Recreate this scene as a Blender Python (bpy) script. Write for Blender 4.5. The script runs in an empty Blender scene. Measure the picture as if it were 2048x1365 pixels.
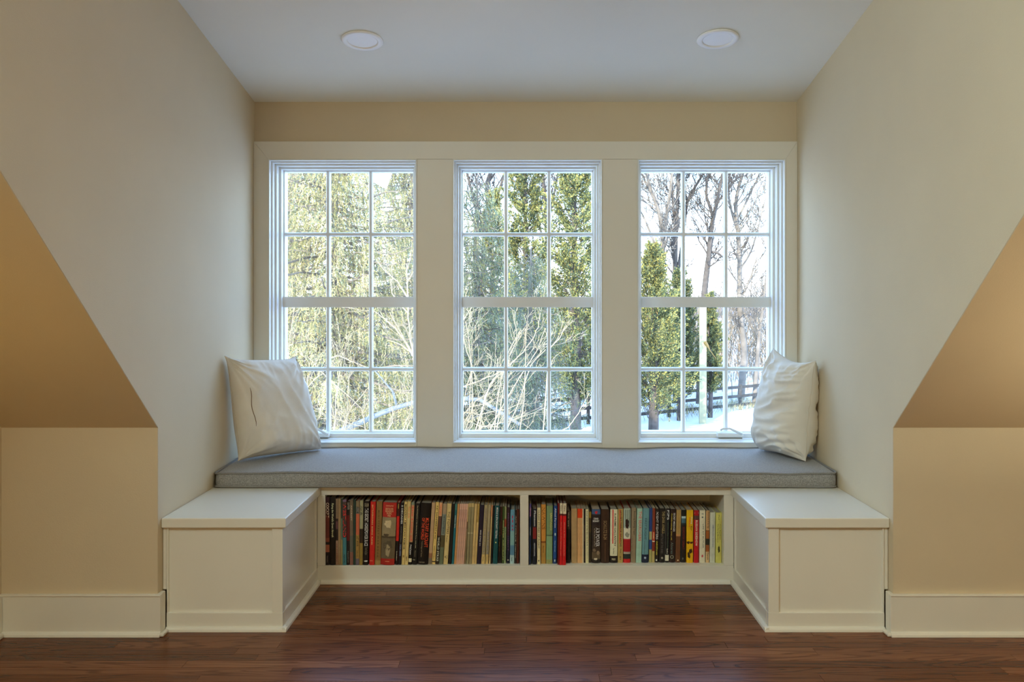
import bpy, bmesh, math, random
import numpy as np
from mathutils import Vector, Matrix, noise
random.seed(7); np.random.seed(7)
R = math.radians
sc = bpy.context.scene
C = bpy.context.scene.collection
F = 1771.0; VX = 1051.0; VY = 602.0; CAMZ = 1.272     # measured from the photograph: focal length and vanishing point in pixels

# ------------------------------------------------------------------ camera
cam = bpy.data.cameras.new('camera'); co = bpy.data.objects.new('camera', cam); C.objects.link(co)
co.location = (0, 0, CAMZ); co.rotation_euler = (R(90), 0, 0)
cam.sensor_width = 36; cam.lens = F/2048*36
cam.shift_x = (1024-VX)/2048; cam.shift_y = -(682.5-VY)/2048
cam.clip_start = .05; cam.clip_end = 900
sc.camera = co

# ------------------------------------------------------------------ world, sun, lamps, exposure
sc.view_settings.view_transform = 'Standard'; sc.view_settings.look = 'None'
sc.view_settings.gamma = 1; sc.view_settings.use_curve_mapping = False
sc.view_settings.exposure = 0.13
sc.cycles.use_denoising = True
sc.cycles.max_bounces = 12; sc.cycles.diffuse_bounces = 6; sc.cycles.transparent_max_bounces = 16
sc.cycles.sample_clamp_indirect = 6; sc.cycles.caustics_reflective = False; sc.cycles.caustics_refractive = False
w = bpy.data.worlds.new('sky'); sc.world = w; w.use_nodes = True
nt = w.node_tree; nt.nodes.clear()
wo = nt.nodes.new('ShaderNodeOutputWorld'); bg = nt.nodes.new('ShaderNodeBackground')
tc = nt.nodes.new('ShaderNodeTexCoord'); sp = nt.nodes.new('ShaderNodeSeparateXYZ'); rp = nt.nodes.new('ShaderNodeValToRGB')
nt.links.new(tc.outputs['Generated'], sp.inputs[0]); nt.links.new(sp.outputs['Z'], rp.inputs[0])
nt.links.new(rp.outputs[0], bg.inputs[0]); nt.links.new(bg.outputs[0], wo.inputs[0])
e = rp.color_ramp.elements
e[0].position = 0.0; e[0].color = (.77, .88, 1.0, 1)
e[1].position = 1.0; e[1].color = (.14, .27, .58, 1)
q = e.new(.12); q.color = (.50, .74, 1.0, 1)
q = e.new(.45); q.color = (.30, .49, .86, 1)
bg.inputs[1].default_value = 7.4

def sun_light(name, rot, energy, col, angle):
    l = bpy.data.lights.new(name, 'SUN'); l.energy = energy; l.color = col; l.angle = angle
    o = bpy.data.objects.new(name, l); C.objects.link(o); o.rotation_euler = rot; return o
sun_light('sun', (R(63), 0, R(-24)), 10.0, (1, .90, .70), R(.6))     # low winter sun from behind the house, on the left

def area_light(name, loc, rot, sx, sy, energy, col, portal=False, disk=False):
    l = bpy.data.lights.new(name, 'AREA'); l.shape = 'DISK' if disk else 'RECTANGLE'
    l.size = sx; l.size_y = sy; l.energy = energy; l.color = col
    o = bpy.data.objects.new(name, l); C.objects.link(o); o.location = loc; o.rotation_euler = rot
    if portal: l.cycles.is_portal = True
    return o
# portals only tell the renderer where daylight enters; they add no light
for k, (x0, x1) in enumerate(((-1.322, -.558), (-.374, .395), (.576, 1.337))):
    area_light('window_portal', ((x0+x1)/2, 4.88, 1.27), (R(-90), 0, 0), x1-x0, 1.46, 1, (1, 1, 1), portal=True)
# unseen fill lights added to brighten the dormer: warm panels and discs, one cool panel
area_light('room_overhead_fill', (1.1, .1, 2.735), (0, 0, 0), 2.0, .9, 24, (1, .92, .64))  # added overhead panel, warm fill for the whole room
area_light('room_warm_fill', (-1.6, -2.0, 1.255), (R(90), 0, R(-8)), .42, .08, 17, (1, .62, .18))  # added strip that warms the lower left side, no fixture modelled
area_light('room_cool_fill', (-1.5, .55, 2.62), (0, R(-70), R(4)), .30, 1.3, 62, (.74, .98, 1))      # cool panel added to light the right cheek wall, faces right
area_light('room_slope_fill', (-1.78, 2.3, .5), (R(183), R(10), 0), .25, .25, 1.1, (1, .66, .16), disk=True)  # added disc that warms the left slope from below
area_light('room_slope_fill', (2.3, 2.35, .5), (R(183), 0, 0), .3, .3, 9.5, (1, .86, .58), disk=True)  # added disc that brightens the right slope from below

# ------------------------------------------------------------------ materials
def lin(c): return tuple(((v/255)/12.92 if v/255 <= .04045 else ((v/255+.055)/1.055)**2.4) for v in c)
MATS = {}
def principled(name, col, rough=.6, spec=.5, noise_amt=0, nscale=8, bump=0, bscale=60, coat=0):
    if name in MATS: return MATS[name]
    m = bpy.data.materials.new(name); m.use_nodes = True; t = m.node_tree; b = t.nodes['Principled BSDF']
    b.inputs['Base Color'].default_value = (*col, 1); b.inputs['Roughness'].default_value = rough
    b.inputs['Specular IOR Level'].default_value = spec; b.inputs['Coat Weight'].default_value = coat
    tcn = t.nodes.new('ShaderNodeTexCoord')
    if noise_amt:
        n = t.nodes.new('ShaderNodeTexNoise'); n.inputs['Scale'].default_value = nscale; n.inputs['Detail'].default_value = 5
        r = t.nodes.new('ShaderNodeValToRGB'); t.links.new(tcn.outputs['Object'], n.inputs['Vector']); t.links.new(n.outputs['Fac'], r.inputs[0])
        r.color_ramp.elements[0].position = .3; r.color_ramp.elements[1].position = .7
        r.color_ramp.elements[0].color = (*[v*(1-noise_amt) for v in col], 1)
        r.color_ramp.elements[1].color = (*[min(1, v*(1+noise_amt)) for v in col], 1)
        t.links.new(r.outputs[0], b.inputs['Base Color'])
    if bump:
        n = t.nodes.new('ShaderNodeTexNoise'); n.inputs['Scale'].default_value = bscale; n.inputs['Detail'].default_value = 4
        bp = t.nodes.new('ShaderNodeBump'); bp.inputs['Strength'].default_value = bump; bp.inputs['Distance'].default_value = .002
        t.links.new(tcn.outputs['Object'], n.inputs['Vector']); t.links.new(n.outputs['Fac'], bp.inputs['Height']); t.links.new(bp.outputs[0], b.inputs['Normal'])
    MATS[name] = m; return m
M_WALL = principled('wall_paint', (.665, .56, .395), .75, .3, .02, 3, .25, 220)
M_CEIL = principled('ceiling_paint', (.86, .85, .77), .85, .2, .01, 3, .2, 200)
M_TRIM = principled('trim_paint', (.80, .77, .68), .34, .45, .012, 5, .06, 90)
M_SASH = principled('window_frame_white', (.82, .83, .80), .35, .4, .01, 5)
M_VINYL = principled('crank_white', (.80, .79, .74), .4, .4, .01, 20)
M_GAP = principled('seam_dark', (.10, .08, .05), .9, .1, .1, 30)
M_LENS = principled('lamp_lens', (.93, .92, .90), .4, .4, .005, 30)
M_PILLOW = principled('pillow_linen', (.84, .81, .74), .85, .2, .03, 14, .35, 420)
M_SNOW = principled('snow', (.66, .68, .72), .8, .3, .03, .6, .6, 1.5)
OUT = .62
M_FENCE = principled('fence_board', (.055, .05, .045), .8, .2, .3, 5, .3, 20)
M_REFLECTION = principled('reflection_cream', (0.36, 0.335, 0.20), .6, .3, .06, 3)  # tone of a glass reflection, given to the standing shaft
M_BARK = principled('grey_bark', (0.10, 0.085, 0.075), .9, .1, .35, 3, .5, 12)
M_BARKP = principled('pale_bark', (0.18, 0.155, 0.13), .9, .1, .3, 2.5)
M_TWIG = principled('pale_twig', (0.31, 0.255, 0.17), .8, .2, .2, 3)
M_LIMB = principled('blue_grey_limb', (0.162, 0.18, 0.186), .85, .2, .2, 5)
M_BRUSH = principled('brush_twig', (0.25, 0.195, 0.135), .9, .1, .25, 1)
M_BRACKET = principled('bracket_brass', (.16, .11, .03), .5, .5, .1, 9)
M_PAGE = principled('page_edges', (.62, .53, .40), .9, .1, .12, 120)
M_PAGEG = principled('page_edges_grey', (.47, .42, .34), .9, .1, .12, 120)
def leaf_mat(name, col, trans=.25):
    col = tuple(v*OUT for v in col)
    m = bpy.data.materials.new(name); m.use_nodes = True; t = m.node_tree; t.nodes.clear()
    o = t.nodes.new('ShaderNodeOutputMaterial'); d = t.nodes.new('ShaderNodeBsdfDiffuse'); tr = t.nodes.new('ShaderNodeBsdfTranslucent'); mx = t.nodes.new('ShaderNodeMixShader')
    n = t.nodes.new('ShaderNodeTexNoise'); n.inputs['Scale'].default_value = 1.6; n.inputs['Detail'].default_value = 3
    g = t.nodes.new('ShaderNodeNewGeometry'); r = t.nodes.new('ShaderNodeValToRGB')
    r.color_ramp.elements[0].position = .3; r.color_ramp.elements[1].position = .7
    r.color_ramp.elements[0].color = (*[v*.72 for v in col], 1); r.color_ramp.elements[1].color = (*[min(1, v*1.25) for v in col], 1)
    t.links.new(g.outputs['Position'], n.inputs['Vector']); t.links.new(n.outputs['Fac'], r.inputs[0])
    t.links.new(r.outputs[0], d.inputs[0]); t.links.new(r.outputs[0], tr.inputs[0]); mx.inputs[0].default_value = trans
    t.links.new(d.outputs[0], mx.inputs[1]); t.links.new(tr.outputs[0], mx.inputs[2]); t.links.new(mx.outputs[0], o.inputs[0])
    return m
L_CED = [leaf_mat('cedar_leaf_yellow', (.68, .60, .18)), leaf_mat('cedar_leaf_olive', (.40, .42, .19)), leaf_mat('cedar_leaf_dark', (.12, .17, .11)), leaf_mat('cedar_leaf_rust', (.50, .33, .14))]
L_SPR = [leaf_mat('spruce_needle_straw', (.70, .60, .32)), leaf_mat('spruce_needle_olive', (.54, .49, .22)), leaf_mat('spruce_needle_grey', (.30, .34, .24)), leaf_mat('spruce_needle_buff', (.62, .52, .34))]
L_GRY = [leaf_mat('blue_needle_grey', (.27, .34, .26)), leaf_mat('blue_needle_olive', (.42, .43, .21)), leaf_mat('blue_needle_dark', (.13, .18, .14)), leaf_mat('blue_needle_straw', (.56, .50, .30))]

def glass_mat():
    m = bpy.data.materials.new('window_glass'); m.use_nodes = True; t = m.node_tree; t.nodes.clear()
    o = t.nodes.new('ShaderNodeOutputMaterial'); tr = t.nodes.new('ShaderNodeBsdfTransparent'); gl = t.nodes.new('ShaderNodeBsdfGlossy')
    tr.inputs[0].default_value = (.97, .985, .98, 1); gl.inputs['Roughness'].default_value = .01
    lw = t.nodes.new('ShaderNodeLayerWeight'); lw.inputs['Blend'].default_value = .5; mx = t.nodes.new('ShaderNodeMixShader')
    pw_ = t.nodes.new('ShaderNodeMath'); pw_.operation = 'POWER'; pw_.inputs[1].default_value = 5
    ma = t.nodes.new('ShaderNodeMath'); ma.operation = 'MULTIPLY_ADD'; ma.inputs[1].default_value = .92; ma.inputs[2].default_value = .035
    t.links.new(lw.outputs['Facing'], pw_.inputs[0]); t.links.new(pw_.outputs[0], ma.inputs[0])
    t.links.new(ma.outputs[0], mx.inputs[0]); t.links.new(tr.outputs[0], mx.inputs[1]); t.links.new(gl.outputs[0], mx.inputs[2]); t.links.new(mx.outputs[0], o.inputs[0])
    return m
M_GLASS = glass_mat()

def fabric_mat():
    m = bpy.data.materials.new('cushion_weave'); m.use_nodes = True; t = m.node_tree; b = t.nodes['Principled BSDF']
    b.inputs['Roughness'].default_value = .92; b.inputs['Specular IOR Level'].default_value = .15; b.inputs['Sheen Weight'].default_value = .25
    tcn = t.nodes.new('ShaderNodeTexCoord'); waves = []
    for sc3 in ((1, .25, 1), (.25, 1, .25)):
        mp = t.nodes.new('ShaderNodeVectorMath'); mp.operation = 'MULTIPLY'; mp.inputs[1].default_value = sc3; t.links.new(tcn.outputs['Object'], mp.inputs[0])
        wv = t.nodes.new('ShaderNodeTexNoise'); wv.inputs['Scale'].default_value = 800; wv.inputs['Detail'].default_value = 2
        t.links.new(mp.outputs[0], wv.inputs['Vector']); waves.append(wv)
    a3 = t.nodes.new('ShaderNodeMath'); a3.operation = 'ADD'; t.links.new(waves[0].outputs['Fac'], a3.inputs[0]); t.links.new(waves[1].outputs['Fac'], a3.inputs[1])
    r = t.nodes.new('ShaderNodeValToRGB'); r.color_ramp.elements[0].position = .78; r.color_ramp.elements[1].position = 1.0; hv = t.nodes.new('ShaderNodeMath'); hv.operation = 'MULTIPLY'; hv.inputs[1].default_value = .88; t.links.new(a3.outputs[0], hv.inputs[0]); a3 = hv
    r.color_ramp.elements[0].color = (.215, .21, .205, 1); r.color_ramp.elements[1].color = (.385, .37, .355, 1)
    t.links.new(a3.outputs[0], r.inputs[0]); t.links.new(r.outputs[0], b.inputs['Base Color'])
    bp = t.nodes.new('ShaderNodeBump'); bp.inputs['Strength'].default_value = .5; bp.inputs['Distance'].default_value = .001
    t.links.new(a3.outputs[0], bp.inputs['Height']); t.links.new(bp.outputs[0], b.inputs['Normal'])
    return m
M_CUSH = fabric_mat()
M_PIPE = principled('cushion_piping', (.27, .26, .25), .9, .15, .15, 300, .4, 500)

def floor_mat():
    m = bpy.data.materials.new('stained_oak'); m.use_nodes = True; t = m.node_tree; b = t.nodes['Principled BSDF']; N = t.nodes.new; K = t.links.new
    tcn = N('ShaderNodeTexCoord'); oi = N('ShaderNodeObjectInfo')
    off = N('ShaderNodeVectorMath'); off.operation = 'MULTIPLY_ADD'
    cmb = N('ShaderNodeCombineXYZ'); mu = N('ShaderNodeMath'); mu.operation = 'MULTIPLY'; mu.inputs[1].default_value = 37.0
    K(oi.outputs['Random'], mu.inputs[0]); 
    for i in range(3): K(mu.outputs[0], cmb.inputs[i])
    off.inputs[1].default_value = (1, 1, 1); K(tcn.outputs['Object'], off.inputs[0]); K(cmb.outputs[0], off.inputs[2])
    def stretched(s, scale, detail, dist=0):
        mp = N('ShaderNodeVectorMath'); mp.operation = 'MULTIPLY'; mp.inputs[1].default_value = s; K(off.outputs[0], mp.inputs[0])
        n = N('ShaderNodeTexNoise'); n.inputs['Scale'].default_value = scale; n.inputs['Detail'].default_value = detail; n.inputs['Distortion'].default_value = dist
        K(mp.outputs[0], n.inputs['Vector']); return n
    big = stretched((1.1, 11, 1), 1.0, 1.5, .25)
    ml = N('ShaderNodeMath'); ml.operation = 'MULTIPLY'; ml.inputs[1].default_value = 95; K(big.outputs['Fac'], ml.inputs[0])
    sn = N('ShaderNodeMath'); sn.operation = 'SINE'; K(ml.outputs[0], sn.inputs[0])
    rr = N('ShaderNodeValToRGB'); K(sn.outputs[0], rr.inputs[0]); rr.color_ramp.elements[0].position = .45; rr.color_ramp.elements[0].color = (1, 1, 1, 1)
    rr.color_ramp.elements[1].position = .95; rr.color_ramp.elements[1].color = (.55, .47, .42, 1)
    fine = stretched((5, 240, 1), 1.0, 3)
    fr = N('ShaderNodeValToRGB'); K(fine.outputs['Fac'], fr.inputs[0]); fr.color_ramp.elements[0].position = .36; fr.color_ramp.elements[0].color = (.70, .64, .60, 1)
    fr.color_ramp.elements[1].position = .56; fr.color_ramp.elements[1].color = (1.0, 1, 1, 1)
    base = N('ShaderNodeValToRGB'); K(oi.outputs['Random'], base.inputs[0]); el = base.color_ramp.elements
    el[0].position = 0; el[0].color = (.125, .040, .015, 1); el[1].position = 1; el[1].color = (.27, .105, .044, 1)
    x = el.new(.35); x.color = (.17, .057, .022, 1); x = el.new(.7); x.color = (.215, .076, .030, 1)
    m1 = N('ShaderNodeMix'); m1.data_type = 'RGBA'; m1.blend_type = 'MULTIPLY'; m1.inputs[0].default_value = .85
    m2 = N('ShaderNodeMix'); m2.data_type = 'RGBA'; m2.blend_type = 'MULTIPLY'; m2.inputs[0].default_value = .9
    K(base.outputs[0], m1.inputs[6]); K(rr.outputs[0], m1.inputs[7]); K(m1.outputs[2], m2.inputs[6]); K(fr.outputs[0], m2.inputs[7]); K(m2.outputs[2], b.inputs['Base Color'])
    b.inputs['Roughness'].default_value = .27; b.inputs['Specular IOR Level'].default_value = .18
    bp = N('ShaderNodeBump'); bp.inputs['Strength'].default_value = .12; bp.inputs['Distance'].default_value = .001; K(fine.outputs['Fac'], bp.inputs['Height']); K(bp.outputs[0], b.inputs['Normal'])
    return m
M_OAK = floor_mat()
_bk = {}
def book_mat(rgb, gain=1.0, rough=.45, mottled=False):
    key = (tuple(rgb), gain, mottled)
    if key not in _bk:
        c = [min(.88, v*gain) for v in lin(rgb)]
        _bk[key] = principled('book_cloth_%d' % len(_bk), c, rough, .4, .6 if mottled else .10, 90 if mottled else 40)
    return _bk[key]

# ------------------------------------------------------------------ mesh helpers
def at(px, py, Y): return Vector(((px-VX)*Y/F, Y, CAMZ-(py-VY)*Y/F))
class MB:
    def __init__(s): s.v = []; s.f = []; s.m = []
    def add(s, vs, fs, mi=0):
        o = len(s.v); s.v += [tuple(v) for v in vs]; s.f += [tuple(i+o for i in f) for f in fs]; s.m += [mi]*len(fs)
    def box(s, x0, x1, y0, y1, z0, z1, mi=0):
        s.add([(x0,y0,z0),(x1,y0,z0),(x1,y1,z0),(x0,y1,z0),(x0,y0,z1),(x1,y0,z1),(x1,y1,z1),(x0,y1,z1)],
              [(0,3,2,1),(4,5,6,7),(0,1,5,4),(1,2,6,5),(2,3,7,6),(3,0,4,7)], mi); return s
    def prism(s, poly, axis, a, b, mi=0):
        # poly: 2D points; axis 'x': (y,z) swept over x ; 'y': (x,z) swept over y ; 'z': (x,y) over z
        def mk(p, t): return (t, p[0], p[1]) if axis == 'x' else ((p[0], t, p[1]) if axis == 'y' else (p[0], p[1], t))
        n = len(poly); vs = [mk(p, a) for p in poly]+[mk(p, b) for p in poly]
        fs = [tuple(range(n))[::-1], tuple(range(n, 2*n))]+[(i, (i+1) % n, (i+1) % n+n, i+n) for i in range(n)]
        s.add(vs, fs, mi); return s
    def tube(s, pts, rad, n=6, mi=0, closed=False, cap=True):
        pts = [Vector(p) for p in pts]; k = len(pts)
        if not hasattr(rad, '__len__'): rad = [rad]*k
        vs = []; up = None
        for i, p in enumerate(pts):
            if closed: t = pts[(i+1) % k]-pts[i-1]
            else: t = pts[min(i+1, k-1)]-pts[max(i-1, 0)]
            t.normalize()
            a = t.orthogonal().normalized() if up is None else (up-t*up.dot(t)).normalized()
            up = a; b = t.cross(a)
            for j in range(n):
                w_ = 2*math.pi*j/n; vs.append(p+(a*math.cos(w_)+b*math.sin(w_))*rad[i])
        fs = []
        for i in range(k if closed else k-1):
            i2 = (i+1) % k
            for j in range(n): fs.append((i*n+j, i*n+(j+1) % n, i2*n+(j+1) % n, i2*n+j))
        if cap and not closed: fs += [tuple(range(n))[::-1], tuple(range((k-1)*n, k*n))]
        s.add(vs, fs, mi); return s
    def lathe(s, prof, n=32, mi=0):
        vs = []; k = len(prof)
        for r_, z in prof:
            for j in range(n): vs.append((r_*math.cos(2*math.pi*j/n), r_*math.sin(2*math.pi*j/n), z))
        s.add(vs, [(i*n+j, i*n+(j+1) % n, (i+1)*n+(j+1) % n, (i+1)*n+j) for i in range(k-1) for j in range(n)], mi); return s
    def build(s, name, mats, parent=None, bevel=0, smooth=False, loc=None, seg=2):
        me = bpy.data.meshes.new(name); org = Vector((0, 0, 0))
        if loc is not None: org = Vector(loc)
        elif parent is not None:
            org = world_of(parent)
        me.from_pydata([(v[0]-org.x, v[1]-org.y, v[2]-org.z) for v in s.v], [], s.f)
        if not isinstance(mats, (list, tuple)): mats = [mats]
        for m in mats: me.materials.append(m)
        if len(mats) > 1: me.polygons.foreach_set('material_index', s.m)
        if smooth: me.polygons.foreach_set('use_smooth', [True]*len(me.polygons))
        me.validate()
        o = bpy.data.objects.new(name, me); C.objects.link(o)
        if parent is not None: o.parent = parent; 
        if parent is None: o.location = org
        elif loc is not None: o.location = org-world_of(parent)
        if bevel:
            b = o.modifiers.new('bevel', 'BEVEL'); b.width = bevel; b.segments = seg; b.limit_method = 'ANGLE'; b.angle_limit = R(40)
        return o
def world_of(o):
    p = Vector((0, 0, 0))
    while o is not None: p += o.location; o = o.parent
    return p
def struct(o): o['kind'] = 'structure'; return o
def tag(o, label, cat, group=None, kind=None):
    o['label'] = label; o['category'] = cat
    if group: o['group'] = group
    if kind: o['kind'] = kind
    return o
def thing(name, loc, label=None, cat=None, group=None):
    o = bpy.data.objects.new(name, None); C.objects.link(o); o.location = loc; o.empty_display_size = .1
    if label: tag(o, label, cat, group)
    return o
def bx(name, mat, parent, *a, bevel=.0015): return MB().box(*a).build(name, mat, parent, bevel)

# ------------------------------------------------------------------ room shell
W = 1.40; YK = 3.371; ZK = .7885; YW = 4.575; SL = .82; SD = .181; ZC = 2.300; ZT = 2.75
YO = 4.80                                     # outer face of the window wall
XL = -1.995; XR = 3.0; YR = -3.0
ys = YK-(ZT-ZK)/SL                             # where the roof slope meets the flat ceiling
yd = YW-(ZT-ZC)/SD                             # where the dormer ceiling meets it
OPEN = [(-1.322, -.558), (-.374, .395), (.576, 1.337)]; OZ0 = .539; OZ1 = 2.000
wb = MB()
wb.box(-W-.1, W+.1, YW, YO, -.1, OZ0); wb.box(-W-.1, W+.1, YW, YO, OZ1, 2.55)
ex = [-W-.1]+[v for p in OPEN for v in p]+[W+.1]
for i in range(0, 8, 2): wb.box(ex[i], ex[i+1], YW, YO, OZ0, OZ1)
struct(wb.build('wall_back', M_WALL))
for s, nm in ((-1, 'left'), (1, 'right')):
    poly = [(YK+.002, -.1), (YO, -.1), (YO, ZC-SD*(YO-YW)+.1), (YW, ZC+.1), (yd, ZT+.1), (ys, ZT+.1), (ys+.003, ZT), (YK+.002, ZK+.001)]
    struct(MB().prism(poly, 'x', s*W, s*(W+.1)).build('wall_cheek_'+nm, M_WALL))
    xe = XL if s < 0 else XR
    x0, x1 = sorted((s*(W+.001), xe))
    struct(MB().box(x0, x1, YK, YK+.1, -.1, ZK+.05).build('wall_knee_'+nm, M_WALL))
    struct(MB().prism([(YK, ZK), (YK+.1, ZK), (YK+.1, ZK+.06), (ys, ZT+.15), (ys-.05, ZT+.15), (ys, ZT)], 'x', x0, x1).build('ceiling_slope_'+nm, M_WALL))
struct(MB().prism([(YO, ZC-SD*(YO-YW)), (YO, ZC-SD*(YO-YW)+.15), (yd, ZT+.15), (yd, ZT)], 'x', -W-.1, W+.1).build('ceiling_dormer', M_CEIL))
cm = MB(); cm.box(XL-.1, XR+.1, YR-.1, ys, ZT, ZT+.15); cm.box(-W-.1, W+.1, ys, yd, ZT, ZT+.15)
struct(cm.build('ceiling', M_CEIL))
struct(MB().box(XL-.1, XL, YR-.1, YK+.1, -.1, ZT+.1).build('wall_left', M_WALL))
struct(MB().box(XR, XR+.1, YR-.1, YK+.1, -.1, ZT+.1).build('wall_right', M_WALL))
struct(MB().box(XL-.1, XR+.1, YR-.1, YR, -.1, ZT+.1).build('wall_rear', M_WALL))

# floor: oak strips, each a part; the boards nearest the camera's feet and beyond are joined
floor = struct(MB().box(XL-.1, XR+.1, YR-.1, YO, -.12, -.012).build('floor', principled('subfloor', (.10, .04, .02), .9)))
pw = .0572; y = 3.985; n_pl = 0; far = MB()
row = 0
while y > YR:
    x = XL-.03-random.random()*1.2
    while x < XR:
        L = random.choice((.45, .6, .75, .9, 1.1, 1.35, 1.7)); x1 = x+L
        a, b = max(x, XL), min(x1, XR)
        if b-a > .02:
            if y > 2.45 and y-pw > 2.0:
                zt = random.uniform(-.0004, .0004)
                MB().box(a+.0003, b-.0003, y-pw+.0003, y-.0003, -.012, zt).build('plank', M_OAK, floor, .0006, seg=1, loc=((a+b)/2, y-pw/2, 0)); n_pl += 1
            else: far.box(a+.0003, b-.0003, y-pw+.0003, y-.0003, -.012, 0)
        x = x1
    y -= pw; row += 1
o = far.build('plank_field', M_OAK, floor); o['kind'] = 'stuff'

# baseboards of the knee walls, with shoe moulding
def shoe(mb, x0, x1, y, s=-1):        # quarter round along x, standing in front of plane y
    pts = [(y, 0)]+[(y+s*.016*math.cos(a), .018*math.sin(a)) for a in (0, R(30), R(60))]+[(y, .018)]
    mb.prism(pts, 'x', x0, x1)
for s, nm in ((-1, 'left'), (1, 'right')):
    root = struct(MB().box(*sorted((s*(W-.016), XL+.0 if s < 0 else XR)), 3.355, 3.371, 0, .150).build('baseboard_'+nm, M_TRIM, None, .0015))
    a, b = sorted((s*(W-.018), XL if s < 0 else XR))
    MB().box(a, b, 3.352, 3.371, .150, .157).build('cap_moulding', M_TRIM, root, .002)
    m = MB(); shoe(m, a, b, 3.356); m.build('shoe_moulding', M_TRIM, root, .001)
    MB().box(*sorted((s*(W-.016), s*W)), 3.371, 3.405, 0, .157).build('return_piece', M_TRIM, root, .0015)
    m = MB(); c, d = sorted((s*(W-.016), s*(W-.032)))
    m.box(c, d, 3.345, 3.396, 0, .014); m.build('shoe_return', M_TRIM, root, .005)
root = struct(MB().box(XL, XL+.014, YR, 3.353, 0, .150).build('baseboard_side', M_TRIM, None, .0015))
MB().box(XL, XL+.030, YR, 3.338, 0, .018).build('shoe_moulding', M_TRIM, root, .005)

# ------------------------------------------------------------------ window trim (casings)
YC = 4.555; HZ = 2.0925
hm = MB(); hm.prism([(-W+.001, HZ), (W-.001, HZ), (OPEN[2][1]+.001, OZ1+.001), (OPEN[0][0]-.001, OZ1+.001)], 'y', YC, YW)
struct(hm.build('trim_1', M_TRIM, None, .0012))
struct(MB().prism([(-W+.001, .436), (-W+.001, HZ-.0015), (OPEN[0][0], OZ1), (OPEN[0][0], .436)], 'y', YC, YW).build('trim_2', M_TRIM, None, .0012))
struct(MB().box(OPEN[0][1], OPEN[1][0], YC, YW, .436, OZ1).build('trim_3', M_TRIM, None, .0012))
struct(MB().box(OPEN[1][1], OPEN[2][0], YC, YW, .436, OZ1).build('trim_4', M_TRIM, None, .0012))
struct(MB().prism([(W-.001, .436), (W-.001, HZ-.0015), (OPEN[2][1], OZ1), (OPEN[2][1], .436)], 'y', YC, YW).build('trim_5', M_TRIM, None, .0012))
ap = MB()
for a, b in OPEN: ap.box(a+.0005, b-.0005, YC, YW, .436, OZ0)
struct(ap.build('trim_6', M_TRIM, None, .001))

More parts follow.
